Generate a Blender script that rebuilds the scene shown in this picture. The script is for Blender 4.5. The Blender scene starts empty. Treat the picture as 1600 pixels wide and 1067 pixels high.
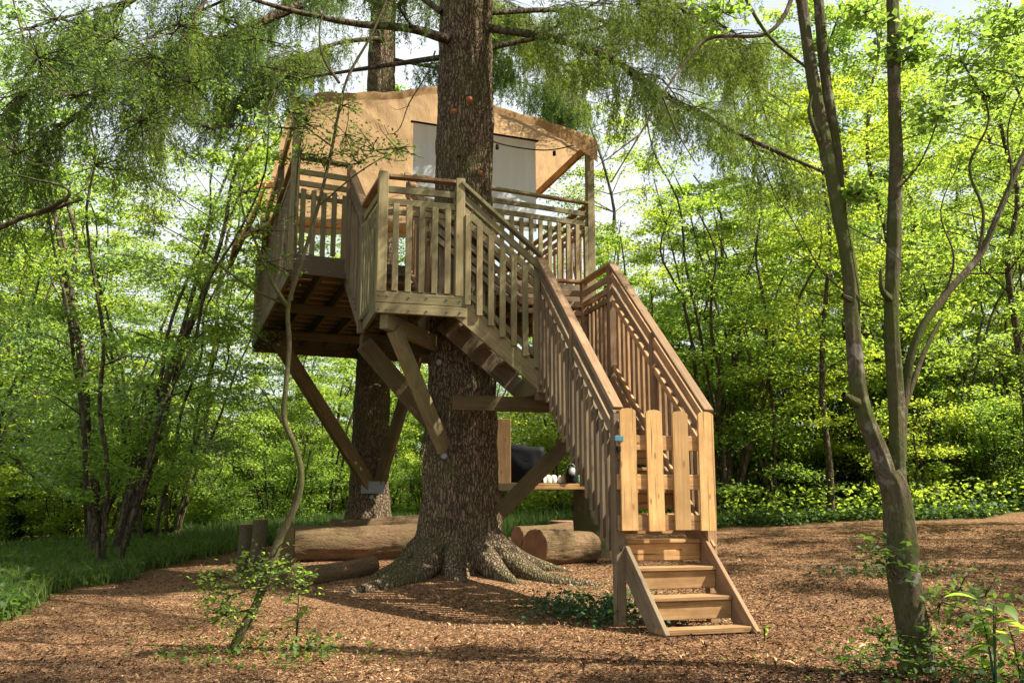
import bpy, bmesh, math, random
import numpy as np
from mathutils import Vector, Matrix, noise

random.seed(7)
rng = np.random.default_rng(7)
sc = bpy.context.scene
col = sc.collection
R = math.radians

# ------------------------------------------------------------------ camera, sky, sun, exposure
CAM_H = 1.2
PITCH = R(10.1)
F_PX = 1400.0                                    # focal length in pixels of the 1600 px wide photograph
cam_d = bpy.data.cameras.new('camera')
cam_d.sensor_width = 36.0
cam_d.lens = 36.0 * F_PX / 1600.0
cam_d.clip_start = 0.05
cam_d.clip_end = 900
cam_o = bpy.data.objects.new('camera', cam_d)
cam_o.location = (0, 0, CAM_H)
cam_o.rotation_euler = (R(90) + PITCH, 0, 0)
col.objects.link(cam_o)
sc.camera = cam_o

SUN_EL, SUN_AZ = 48.0, -9.0                      # azimuth measured from +X towards +Y
sv = Vector((math.cos(R(SUN_EL)) * math.cos(R(SUN_AZ)), math.cos(R(SUN_EL)) * math.sin(R(SUN_AZ)), math.sin(R(SUN_EL))))
world = bpy.data.worlds.new('World')
sc.world = world
world.use_nodes = True
wn = world.node_tree
bgn = wn.nodes['Background']
sky = wn.nodes.new('ShaderNodeTexSky')
sky.sky_type = 'NISHITA'
sky.sun_disc = False
sky.sun_elevation = R(SUN_EL)
sky.sun_rotation = math.atan2(sv.x, sv.y)
sky.air_density = 1.5
sky.dust_density = 0.6
sky.ozone_density = 1.0
# thin broken cloud over the blue
wtc = wn.nodes.new('ShaderNodeTexCoord')
wno = wn.nodes.new('ShaderNodeTexNoise')
wno.inputs['Scale'].default_value = 3.2
wno.inputs['Detail'].default_value = 6
wn.links.new(wtc.outputs['Generated'], wno.inputs['Vector'])
wra = wn.nodes.new('ShaderNodeValToRGB')
wra.color_ramp.elements[0].position = 0.36
wra.color_ramp.elements[0].color = (0.60, 0.60, 0.60, 1)
wra.color_ramp.elements[1].position = 0.60
wra.color_ramp.elements[1].color = (0.95, 0.95, 0.95, 1)
wn.links.new(wno.outputs['Fac'], wra.inputs[0])
wmx = wn.nodes.new('ShaderNodeMix')
wmx.data_type = 'RGBA'
wn.links.new(wra.outputs[0], wmx.inputs['Factor'])
wn.links.new(sky.outputs[0], wmx.inputs[6])
wmx.inputs[7].default_value = (6.6, 6.9, 7.1, 1)
wn.links.new(wmx.outputs[2], bgn.inputs[0])
bgn.inputs[1].default_value = 0.06
sun_d = bpy.data.lights.new('sun', 'SUN')
sun_d.energy = 5.0
sun_d.angle = R(0.55)
sun_d.color = (1.0, 0.93, 0.80)
sun_o = bpy.data.objects.new('sun', sun_d)
sun_o.rotation_euler = sv.to_track_quat('Z', 'Y').to_euler()
sun_o.location = (20, 0, 30)
col.objects.link(sun_o)
vs = sc.view_settings
vs.view_transform = 'Standard'
vs.look = 'None'
vs.gamma = 1.0
vs.use_curve_mapping = False
vs.exposure = 1.5
sc.cycles.max_bounces = 8
sc.cycles.diffuse_bounces = 5
sc.cycles.transmission_bounces = 5
sc.cycles.glossy_bounces = 2
sc.cycles.transparent_max_bounces = 4
sc.cycles.use_denoising = True
sc.cycles.use_adaptive_sampling = True
sc.cycles.adaptive_threshold = 0.02

CP, SP = math.cos(PITCH), math.sin(PITCH)


def at(x, y, Y):
    """world point seen at photo pixel (x, y) at world depth Y"""
    v = (533.5 - y) / F_PX
    k = Y / (CP - v * SP)
    return Vector(((x - 800) / F_PX * k, Y, CAM_H + k * (v * CP + SP)))


def ground_z(x, y):
    a = max(0.0, y - 9.0)
    z = 0.05 + a * (0.040 + 0.0032 * max(-22, min(16, x)))
    if y > 22:
        z = 0.05 + 13 * (0.040 + 0.0032 * max(-22, min(16, x))) + (y - 22) * 0.01
    z += 0.05 * noise.noise(Vector((x * 0.35, y * 0.35, 3.1))) + 0.02 * noise.noise(Vector((x * 1.3, y * 1.3, 9.1)))
    d = math.hypot(x + 0.7, y - 12.4)
    z += 0.14 * math.exp(-(d / 1.6) ** 2)
    return z


# ------------------------------------------------------------------ node helpers
def new_mat(name):
    m = bpy.data.materials.new(name)
    m.use_nodes = True
    nt = m.node_tree
    nt.nodes.clear()
    out = nt.nodes.new('ShaderNodeOutputMaterial')
    return m, nt, out


def nd(nt, typ, **kw):
    n = nt.nodes.new(typ)
    for k, v in kw.items():
        if k.startswith('i_'):
            n.inputs[k[2:].replace('_', ' ')].default_value = v
        else:
            setattr(n, k, v)
    return n


def ramp(nt, fac, stops):
    r = nt.nodes.new('ShaderNodeValToRGB')
    el = r.color_ramp.elements
    while len(el) > 1:
        el.remove(el[0])
    el[0].position = stops[0][0]
    el[0].color = (*stops[0][1], 1)
    for p, c in stops[1:]:
        e = el.new(p)
        e.color = (*c, 1)
    nt.links.new(fac, r.inputs[0])
    return r.outputs[0]


def mixc(nt, fac, a, b, blend='MIX'):
    m = nt.nodes.new('ShaderNodeMix')
    m.data_type = 'RGBA'
    m.blend_type = blend
    for sock, val in ((m.inputs['Factor'], fac), (m.inputs[6], a), (m.inputs[7], b)):
        if isinstance(val, (int, float)):
            sock.default_value = val
        elif isinstance(val, tuple):
            sock.default_value = (*val, 1)
        else:
            nt.links.new(val, sock)
    return m.outputs[2]


def principled(nt, out, color, rough=0.7, bump=None, bstr=0.3, bdist=0.01, spec=0.3, metallic=0.0):
    p = nt.nodes.new('ShaderNodeBsdfPrincipled')
    if isinstance(color, tuple):
        p.inputs['Base Color'].default_value = (*color, 1)
    else:
        nt.links.new(color, p.inputs['Base Color'])
    if isinstance(rough, float):
        p.inputs['Roughness'].default_value = rough
    else:
        nt.links.new(rough, p.inputs['Roughness'])
    p.inputs['Specular IOR Level'].default_value = spec
    p.inputs['Metallic'].default_value = metallic
    if bump is not None:
        b = nt.nodes.new('ShaderNodeBump')
        b.inputs['Strength'].default_value = bstr
        b.inputs['Distance'].default_value = bdist
        nt.links.new(bump, b.inputs['Height'])
        nt.links.new(b.outputs[0], p.inputs['Normal'])
    nt.links.new(p.outputs[0], out.inputs[0])
    return p


def obj_coords(nt, scale, rand=True):
    tc = nt.nodes.new('ShaderNodeTexCoord')
    src = tc.outputs['Object']
    if rand:
        oi = nt.nodes.new('ShaderNodeObjectInfo')
        mu = nd(nt, 'ShaderNodeMath', operation='MULTIPLY')
        mu.inputs[1].default_value = 37.0
        nt.links.new(oi.outputs['Random'], mu.inputs[0])
        ad = nd(nt, 'ShaderNodeVectorMath', operation='ADD')
        nt.links.new(src, ad.inputs[0])
        nt.links.new(mu.outputs[0], ad.inputs[1])
        src = ad.outputs[0]
    mp = nt.nodes.new('ShaderNodeMapping')
    mp.inputs['Scale'].default_value = scale
    nt.links.new(src, mp.inputs[0])
    return src, mp.outputs[0]


def tex_noise(nt, vec, scale, detail=4.0, rough=0.55, out='Fac'):
    n = nt.nodes.new('ShaderNodeTexNoise')
    n.inputs['Scale'].default_value = scale
    n.inputs['Detail'].default_value = detail
    n.inputs['Roughness'].default_value = rough
    nt.links.new(vec, n.inputs['Vector'])
    return n.outputs[out]


def wood_mat(name, light, dark, algae=0.0, algae_col=(0.16, 0.18, 0.06), grain=1.0):
    m, nt, out = new_mat(name)
    src, vec = obj_coords(nt, (1.3, 22, 22))
    g = tex_noise(nt, vec, 1.6, 6, 0.62)
    c = ramp(nt, g, [(0.30, dark), (0.52, tuple((a + b) / 2 for a, b in zip(light, dark))), (0.70, light)])
    # per board tone
    oi = nt.nodes.new('ShaderNodeObjectInfo')
    tone = ramp(nt, oi.outputs['Random'], [(0.0, (0.60, 0.60, 0.62)), (0.5, (0.95, 0.94, 0.92)), (1.0, (1.30, 1.22, 1.08))])
    c = mixc(nt, 1.0, c, tone, 'MULTIPLY')
    # knots
    _, kv = obj_coords(nt, (3.6, 9.5, 9.5))
    vo = nt.nodes.new('ShaderNodeTexVoronoi')
    vo.inputs['Scale'].default_value = 1.0
    vo.inputs['Randomness'].default_value = 1.0
    nt.links.new(kv, vo.inputs['Vector'])
    kf = ramp(nt, vo.outputs['Distance'], [(0.0, (1, 1, 1)), (0.10, (0.75, 0.75, 0.75)), (0.17, (0, 0, 0))])
    c = mixc(nt, kf, c, tuple(x * 0.42 for x in dark))
    # weather stains
    st = tex_noise(nt, src, 2.2, 5, 0.65)
    sf = ramp(nt, st, [(0.40, (0, 0, 0)), (0.70, (0.75, 0.75, 0.75))])
    c = mixc(nt, sf, c, tuple(x * 0.55 for x in dark))
    # drying cracks along the grain
    _, cv = obj_coords(nt, (0.9, 55, 55))
    cn = tex_noise(nt, cv, 1.0, 2, 0.5)
    cf = ramp(nt, cn, [(0.655, (0, 0, 0)), (0.675, (0.8, 0.8, 0.8))])
    c = mixc(nt, cf, c, tuple(x * 0.25 for x in dark))
    if algae > 0:
        al = tex_noise(nt, src, 3.1, 4, 0.6)
        af = ramp(nt, al, [(0.25, (0.25 * algae,) * 3), (0.65, (algae,) * 3)])
        c = mixc(nt, af, c, algae_col)
    principled(nt, out, c, 0.82, g, 0.5 * grain, 0.004, 0.2)
    return m


def bark_mat(name, light, dark, moss, moss_amt=0.4, sxy=16.0, sz=3.2, bd=0.03, warp=1.6):
    m, nt, out = new_mat(name)
    src, vec = obj_coords(nt, (sxy, sxy, sz), rand=False)
    dn = tex_noise(nt, src, 7.0, 3, 0.5, 'Color')
    off = nd(nt, 'ShaderNodeVectorMath', operation='MULTIPLY_ADD')
    nt.links.new(dn, off.inputs[0])
    off.inputs[1].default_value = (warp, warp, warp)
    nt.links.new(vec, off.inputs[2])
    vo = nt.nodes.new('ShaderNodeTexVoronoi')
    vo.feature = 'DISTANCE_TO_EDGE'
    vo.inputs['Scale'].default_value = 1.0
    nt.links.new(off.outputs[0], vo.inputs['Vector'])
    fine = tex_noise(nt, vec, 2.5, 6, 0.7)
    h = nd(nt, 'ShaderNodeMath', operation='MULTIPLY_ADD')
    nt.links.new(fine, h.inputs[0])
    h.inputs[1].default_value = 0.45
    nt.links.new(ramp(nt, vo.outputs['Distance'], [(0.0, (0, 0, 0)), (0.16, (0.6, 0.6, 0.6)), (0.4, (1, 1, 1))]), h.inputs[2])
    c = ramp(nt, h.outputs[0], [(0.15, tuple(x * 0.5 for x in dark)), (0.5, dark), (1.15, light)])
    big = tex_noise(nt, src, 1.1, 5, 0.6)
    mf = ramp(nt, big, [(0.40, (0, 0, 0)), (0.68, (moss_amt,) * 3)])
    c = mixc(nt, mf, c, moss)
    principled(nt, out, c, 0.9, h.outputs[0], 0.9, bd, 0.1)
    return m


def mottled_bark(name, light, dark, moss, moss_amt, lichen, sc1=(9, 9, 3.5)):
    m, nt, out = new_mat(name)
    src, vec = obj_coords(nt, sc1, rand=False)
    a = tex_noise(nt, vec, 1.6, 8, 0.68)
    _, v2 = obj_coords(nt, (40, 40, 14), rand=False)
    b = tex_noise(nt, v2, 1.5, 6, 0.7)
    c = ramp(nt, a, [(0.32, dark), (0.66, light)])
    c = mixc(nt, 0.55, c, ramp(nt, b, [(0.35, tuple(x * 0.45 for x in dark)), (0.7, tuple(x * 1.25 for x in light))]))
    if lichen:
        l = tex_noise(nt, src, 7.0, 5, 0.6)
        c = mixc(nt, ramp(nt, l, [(0.56, (0, 0, 0)), (0.62, (lichen * 0.6,) * 3)]), c, (0.36, 0.35, 0.28))
    g = tex_noise(nt, src, 2.4, 5, 0.65)
    c = mixc(nt, ramp(nt, g, [(0.40, (0, 0, 0)), (0.60, (moss_amt,) * 3)]), c, moss)
    h = nd(nt, 'ShaderNodeMath', operation='ADD')
    nt.links.new(a, h.inputs[0])
    nt.links.new(b, h.inputs[1])
    principled(nt, out, c, 0.9, h.outputs[0], 0.9, 0.02, 0.1)
    return m


def leaf_mat(name, dark, light, trans, tmix=0.5, gloss=0.08):
    m, nt, out = new_mat(name)
    at_ = nt.nodes.new('ShaderNodeAttribute')
    at_.attribute_name = 'tint'
    oi = nt.nodes.new('ShaderNodeObjectInfo')
    c = mixc(nt, at_.outputs['Fac'], dark, light)
    tone = ramp(nt, oi.outputs['Random'], [(0.0, (0.75, 0.85, 0.9)), (0.5, (1, 1, 1)), (1.0, (1.25, 1.1, 0.8))])
    c = mixc(nt, 1.0, c, tone, 'MULTIPLY')
    d = nt.nodes.new('ShaderNodeBsdfDiffuse')
    nt.links.new(c, d.inputs[0])
    t = nt.nodes.new('ShaderNodeBsdfTranslucent')
    c2 = mixc(nt, at_.outputs['Fac'], tuple(x * 0.6 for x in trans), trans)
    c2 = mixc(nt, 1.0, c2, tone, 'MULTIPLY')
    nt.links.new(c2, t.inputs[0])
    mx = nt.nodes.new('ShaderNodeMixShader')
    mx.inputs[0].default_value = tmix
    nt.links.new(d.outputs[0], mx.inputs[1])
    nt.links.new(t.outputs[0], mx.inputs[2])
    g = nt.nodes.new('ShaderNodeBsdfGlossy')
    g.inputs['Roughness'].default_value = 0.6
    g.inputs[0].default_value = (0.8, 0.85, 0.8, 1)
    mg = nt.nodes.new('ShaderNodeMixShader')
    mg.inputs[0].default_value = gloss * 0.6
    nt.links.new(mx.outputs[0], mg.inputs[1])
    nt.links.new(g.outputs[0], mg.inputs[2])
    nt.links.new(mg.outputs[0], out.inputs[0])
    return m


def plain_mat(name, c, rough=0.6, metallic=0.0, spec=0.4):
    m, nt, out = new_mat(name)
    src, _ = obj_coords(nt, (1, 1, 1))
    n = tex_noise(nt, src, 14.0, 4, 0.6)
    cc = ramp(nt, n, [(0.3, tuple(x * 0.82 for x in c)), (0.7, c)])
    principled(nt, out, cc, rough, n, 0.15, 0.003, spec, metallic)
    return m


M = {}
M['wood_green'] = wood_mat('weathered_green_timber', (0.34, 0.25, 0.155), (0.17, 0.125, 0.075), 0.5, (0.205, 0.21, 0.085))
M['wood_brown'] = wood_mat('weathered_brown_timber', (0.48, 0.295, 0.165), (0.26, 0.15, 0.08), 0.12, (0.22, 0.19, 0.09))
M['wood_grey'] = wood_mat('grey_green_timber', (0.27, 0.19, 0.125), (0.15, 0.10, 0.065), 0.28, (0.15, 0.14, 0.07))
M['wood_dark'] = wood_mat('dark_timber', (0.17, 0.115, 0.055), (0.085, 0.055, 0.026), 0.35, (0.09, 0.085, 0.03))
M['wood_new'] = wood_mat('pale_new_timber', (0.70, 0.45, 0.20), (0.50, 0.28, 0.105), 0.0)
M['wood_step'] = wood_mat('orange_brown_step_timber', (0.56, 0.34, 0.155), (0.32, 0.175, 0.075), 0.04)
M['bark'] = bark_mat('spruce_bark', (0.24, 0.17, 0.11), (0.08, 0.055, 0.035), (0.10, 0.105, 0.035), 0.6, 27.0, 5.5, 0.03, 3.0)
M['bark_smooth'] = mottled_bark('mossy_smooth_bark', (0.14, 0.105, 0.066), (0.055, 0.038, 0.024), (0.065, 0.08, 0.018), 0.7, 0.0)
M['bark_pale'] = mottled_bark('lichen_bark', (0.135, 0.10, 0.066), (0.045, 0.031, 0.02), (0.06, 0.075, 0.015), 0.85, 0.6)
M['bark_dark'] = bark_mat('woodland_bark', (0.12, 0.09, 0.06), (0.05, 0.037, 0.025), (0.055, 0.07, 0.02), 0.6, 10, 3, 0.02)
M['log_bark'] = mottled_bark('log_bark', (0.25, 0.155, 0.085), (0.05, 0.028, 0.015), (0.10, 0.08, 0.035), 0.5, 0.0, (13, 13, 1.4))
M['stub'] = plain_mat('orange_sawn_wood', (0.38, 0.15, 0.06), 0.9)
M['leaf'] = leaf_mat('woodland_leaf', (0.055, 0.12, 0.018), (0.12, 0.20, 0.03), (0.50, 0.68, 0.07), 0.62, 0.05)
M['leaf_shade'] = leaf_mat('shaded_leaf', (0.032, 0.075, 0.014), (0.075, 0.13, 0.022), (0.22, 0.36, 0.04), 0.48, 0.04)  # darker copy of the woodland leaf with shade put into its colour
M['leaf_blue'] = leaf_mat('willow_leaf', (0.05, 0.11, 0.045), (0.11, 0.20, 0.08), (0.40, 0.64, 0.15), 0.57, 0.08)
M['leaf_yellow'] = leaf_mat('sunny_leaf', (0.075, 0.135, 0.02), (0.15, 0.21, 0.032), (0.50, 0.69, 0.09), 0.62, 0.05)  # lighter yellow leaf copy, the sunlit look put into its colour
M['needle'] = leaf_mat('spruce_needle', (0.035, 0.07, 0.018), (0.08, 0.12, 0.03), (0.27, 0.38, 0.055), 0.45, 0.03)
M['ivy'] = leaf_mat('ivy_leaf', (0.02, 0.055, 0.015), (0.05, 0.11, 0.03), (0.10, 0.20, 0.035), 0.35, 0.06)
M['grass'] = leaf_mat('grass_blade', (0.05, 0.10, 0.02), (0.12, 0.17, 0.04), (0.24, 0.36, 0.06), 0.45, 0.04)
M['dry_leaf'] = leaf_mat('dry_leaf', (0.10, 0.05, 0.02), (0.36, 0.22, 0.09), (0.20, 0.12, 0.04), 0.2, 0.03)
M['steel'] = plain_mat('galvanised_steel', (0.22, 0.22, 0.21), 0.55, 0.7)
M['black'] = plain_mat('black_plastic', (0.006, 0.006, 0.007), 0.7, 0.0, 0.15)
M['blue_metal'] = plain_mat('blue_hinge_paint', (0.07, 0.20, 0.27), 0.5, 0.3)
M['white_sheet'] = None
M['white_pot'] = plain_mat('cream_ceramic', (0.72, 0.66, 0.54), 0.3)


def chip_mat():
    m, nt, out = new_mat('wood_chip')
    a = nt.nodes.new('ShaderNodeAttribute')
    a.attribute_name = 'tint'
    c = ramp(nt, a.outputs['Fac'], [(0.0, (0.035, 0.018, 0.010)), (0.35, (0.105, 0.049, 0.022)), (0.72, (0.245, 0.122, 0.055)), (1.0, (0.46, 0.30, 0.155))])
    principled(nt, out, c, 0.85, None, spec=0.15)
    return m


M['chip'] = chip_mat()


def ground_mat():
    m, nt, out = new_mat('woodchip_ground')
    tc = nt.nodes.new('ShaderNodeTexCoord')
    mp = nt.nodes.new('ShaderNodeMapping')
    mp.inputs['Scale'].default_value = (1, 1, 1)
    nt.links.new(tc.outputs['Object'], mp.inputs[0])
    warp = tex_noise(nt, mp.outputs[0], 9.0, 3, 0.6, 'Color')
    wv = nd(nt, 'ShaderNodeVectorMath', operation='MULTIPLY_ADD')
    nt.links.new(warp, wv.inputs[0])
    wv.inputs[1].default_value = (0.10, 0.10, 0.10)
    nt.links.new(mp.outputs[0], wv.inputs[2])
    vo = nt.nodes.new('ShaderNodeTexVoronoi')
    vo.inputs['Scale'].default_value = 48.0
    nt.links.new(wv.outputs[0], vo.inputs['Vector'])
    sep = nt.nodes.new('ShaderNodeSeparateColor')
    nt.links.new(vo.outputs['Color'], sep.inputs[0])
    c = ramp(nt, sep.outputs[0], [(0.0, (0.04, 0.02, 0.011)), (0.4, (0.11, 0.053, 0.025)), (0.75, (0.235, 0.12, 0.056)), (1.0, (0.44, 0.29, 0.155))])
    big = tex_noise(nt, mp.outputs[0], 0.55, 5, 0.6)
    c = mixc(nt, ramp(nt, big, [(0.38, (0, 0, 0)), (0.66, (0.5, 0.5, 0.5))]), c, (0.27, 0.16, 0.088))
    a = nt.nodes.new('ShaderNodeAttribute')
    a.attribute_name = 'wild'
    soil = ramp(nt, tex_noise(nt, mp.outputs[0], 6.0, 5, 0.6), [(0.3, (0.025, 0.03, 0.012)), (0.7, (0.07, 0.085, 0.025))])
    c = mixc(nt, a.outputs['Fac'], c, soil)
    h = nd(nt, 'ShaderNodeMath', operation='MULTIPLY_ADD')
    nt.links.new(sep.outputs[1], h.inputs[0])
    h.inputs[1].default_value = 0.6
    nt.links.new(vo.outputs['Distance'], h.inputs[2])
    principled(nt, out, c, 0.95, h.outputs[0], 0.9, 0.02, 0.05)
    return m


M['ground'] = ground_mat()


def cloth_mat():
    m, nt, out = new_mat('tan_canvas')
    src, vec = obj_coords(nt, (1, 1, 1), rand=False)
    n1 = tex_noise(nt, src, 1.4, 4, 0.6)
    mp = nt.nodes.new('ShaderNodeMapping')
    mp.inputs['Scale'].default_value = (60, 1.5, 60)
    mp.inputs['Rotation'].default_value = (0, 0, R(25))
    nt.links.new(src, mp.inputs[0])
    n2 = tex_noise(nt, mp.outputs[0], 1.0, 3, 0.5)
    c = ramp(nt, n1, [(0.3, (0.35, 0.22, 0.11)), (0.7, (0.46, 0.30, 0.155))])
    c = mixc(nt, 0.35, c, ramp(nt, n2, [(0.3, (0.28, 0.18, 0.09)), (0.7, (0.52, 0.36, 0.20))]))
    d = nt.nodes.new('ShaderNodeBsdfDiffuse')
    nt.links.new(c, d.inputs[0])
    t = nt.nodes.new('ShaderNodeBsdfTranslucent')
    nt.links.new(c, t.inputs[0])
    mp3 = nt.nodes.new('ShaderNodeMapping')
    mp3.inputs['Scale'].default_value = (7.0, 1.3, 3.0)
    mp3.inputs['Rotation'].default_value = (0, 0, R(-38))
    nt.links.new(src, mp3.inputs[0])
    n3 = tex_noise(nt, mp3.outputs[0], 1.0, 5, 0.55)
    hh = nd(nt, 'ShaderNodeMath', operation='MULTIPLY_ADD')
    nt.links.new(n3, hh.inputs[0])
    hh.inputs[1].default_value = 4.0
    nt.links.new(n2, hh.inputs[2])
    b = nt.nodes.new('ShaderNodeBump')
    b.inputs['Strength'].default_value = 0.45
    b.inputs['Distance'].default_value = 0.012
    nt.links.new(hh.outputs[0], b.inputs['Height'])
    nt.links.new(b.outputs[0], d.inputs['Normal'])
    nt.links.new(b.outputs[0], t.inputs['Normal'])
    mx = nt.nodes.new('ShaderNodeMixShader')
    mx.inputs[0].default_value = 0.55
    nt.links.new(d.outputs[0], mx.inputs[1])
    nt.links.new(t.outputs[0], mx.inputs[2])
    nt.links.new(mx.outputs[0], out.inputs[0])
    return m


def screen_mat():
    m, nt, out = new_mat('white_screen_cloth')
    src, vec = obj_coords(nt, (9, 9, 0.6), rand=False)
    n = tex_noise(nt, vec, 1.0, 3, 0.5)
    c = ramp(nt, n, [(0.3, (0.74, 0.79, 0.83)), (0.7, (0.82, 0.86, 0.89))])
    d = nt.nodes.new('ShaderNodeBsdfDiffuse')
    nt.links.new(c, d.inputs[0])
    t = nt.nodes.new('ShaderNodeBsdfTranslucent')
    nt.links.new(c, t.inputs[0])
    mx = nt.nodes.new('ShaderNodeMixShader')
    mx.inputs[0].default_value = 0.35
    nt.links.new(d.outputs[0], mx.inputs[1])
    nt.links.new(t.outputs[0], mx.inputs[2])
    nt.links.new(mx.outputs[0], out.inputs[0])
    return m


M['cloth'] = cloth_mat()
M['screen'] = screen_mat()


def endgrain_mat():
    m, nt, out = new_mat('log_end_grain')
    tc = nt.nodes.new('ShaderNodeTexCoord')
    src = tc.outputs['Object']
    w = nt.nodes.new('ShaderNodeTexWave')
    w.wave_type = 'RINGS'
    w.rings_direction = 'Z'
    w.inputs['Scale'].default_value = 14.0
    w.inputs['Distortion'].default_value = 1.5
    nt.links.new(src, w.inputs['Vector'])
    n = tex_noise(nt, src, 6.0, 5, 0.6)
    c = mixc(nt, 0.5, ramp(nt, w.outputs['Fac'], [(0, (0.20, 0.10, 0.06)), (1, (0.36, 0.21, 0.12))]),
             ramp(nt, n, [(0.3, (0.12, 0.06, 0.04)), (0.7, (0.36, 0.20, 0.11))]))
    principled(nt, out, c, 0.9, n, 0.4, 0.01, 0.1)
    return m


M['endgrain'] = endgrain_mat()


# ------------------------------------------------------------------ object helpers
def link(o, parent=None, world_m=None):
    col.objects.link(o)
    if parent is not None:
        o.parent = parent
        pm = parent.get('_wm')
        inv = WM[parent.name].inverted()
        if world_m is None:
            world_m = Matrix()
        o.matrix_local = inv @ world_m
    elif world_m is not None:
        o.matrix_world = world_m
    WM[o.name] = world_m.copy() if world_m is not None else Matrix()
    return o


WM = {}


def thing(name, label, cat, loc=(0, 0, 0), group=None, rz=0.0):
    o = bpy.data.objects.new(name, None)
    o.empty_display_size = 0.2
    link(o, None, Matrix.Translation(Vector(loc)) @ Matrix.Rotation(rz, 4, 'Z'))
    o['label'] = label
    o['category'] = cat
    if group:
        o['group'] = group
    return o


def tag(o, label, cat, group=None):
    o['label'] = label
    o['category'] = cat
    if group:
        o['group'] = group
    return o


def subempty(name, parent, wm=None):
    o = bpy.data.objects.new(name, None)
    link(o, parent, wm or WM[parent.name])
    return o


def mesh_obj(name, me, parent=None, wm=None):
    o = bpy.data.objects.new(name, me)
    return link(o, parent, wm or Matrix())


def set_mat(me, m):
    me.materials.append(m)
    return me


BOX = {}


def box_mesh(L, w, h, mat, ch=0.005):
    key = (round(L, 3), round(w, 3), round(h, 3), mat.name, ch)
    if key in BOX:
        return BOX[key]
    bm = bmesh.new()
    bmesh.ops.create_cube(bm, size=1.0, matrix=Matrix.Diagonal((L, w, h, 1)))
    if ch:
        bmesh.ops.bevel(bm, geom=list(bm.edges), offset=min(ch, w * 0.2, h * 0.2), segments=1, affect='EDGES')
    me = bpy.data.meshes.new('board')
    bm.to_mesh(me)
    bm.free()
    set_mat(me, mat)
    BOX[key] = me
    return me


def frame_m(p0, p1, up):
    x = (p1 - p0).normalized()
    y = up.cross(x)
    if y.length < 1e-4:
        y = Vector((0, 1, 0)).cross(x)
    y.normalize()
    z = x.cross(y)
    m = Matrix((x, y, z)).transposed().to_4x4()
    return m


def beam(name, p0, p1, w, h, mat, parent, up=Vector((0, 0, 1)), ch=0.005, wob=0.004):
    """board from p0 to p1; w across, h along 'up'"""
    p0, p1 = Vector(p0), Vector(p1)
    m = frame_m(p0, p1, up)
    m = m @ Matrix.Rotation(random.uniform(-wob, wob) * 2, 4, 'X') @ Matrix.Rotation(random.uniform(-wob, wob), 4, 'Z')
    me = box_mesh((p1 - p0).length, w, h, mat, ch)
    return mesh_obj(name, me, parent, Matrix.Translation((p0 + p1) / 2) @ m)


def np_mesh(name, verts, faces_n, mat, tint=None, smooth=False):
    """verts (N,3); faces_n (M,k) constant k"""
    me = bpy.data.meshes.new(name)
    verts = np.asarray(verts, dtype=np.float32)
    f = np.asarray(faces_n, dtype=np.int32)
    k = f.shape[1]
    me.vertices.add(len(verts))
    me.vertices.foreach_set('co', verts.ravel())
    me.loops.add(f.size)
    me.loops.foreach_set('vertex_index', f.ravel())
    me.polygons.add(len(f))
    me.polygons.foreach_set('loop_start', np.arange(0, f.size, k, dtype=np.int32))
    me.polygons.foreach_set('loop_total', np.full(len(f), k, dtype=np.int32))
    if smooth:
        me.polygons.foreach_set('use_smooth', np.ones(len(f), dtype=bool))
    me.update(calc_edges=True)
    if tint is not None:
        a = me.attributes.new('tint', 'FLOAT', 'FACE')
        a.data.foreach_set('value', np.asarray(tint, dtype=np.float32))
    me.materials.append(mat)
    return me


def resample(pts, n):
    """Catmull-Rom through pts (k,d) -> (n,d)"""
    P = np.asarray(pts, float)
    k = len(P)
    if k == 2:
        t = np.linspace(0, 1, n)[:, None]
        return P[0] * (1 - t) + P[1] * t
    E = np.vstack([2 * P[0] - P[1], P, 2 * P[-1] - P[-2]])
    ts = np.linspace(0, k - 1 - 1e-6, n)
    i = ts.astype(int)
    f = (ts - i)[:, None]
    a, b, c, d = E[i], E[i + 1], E[i + 2], E[i + 3]
    return 0.5 * ((2 * b) + (-a + c) * f + (2 * a - 5 * b + 4 * c - d) * f ** 2 + (-a + 3 * b - 3 * c + d) * f ** 3)


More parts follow.
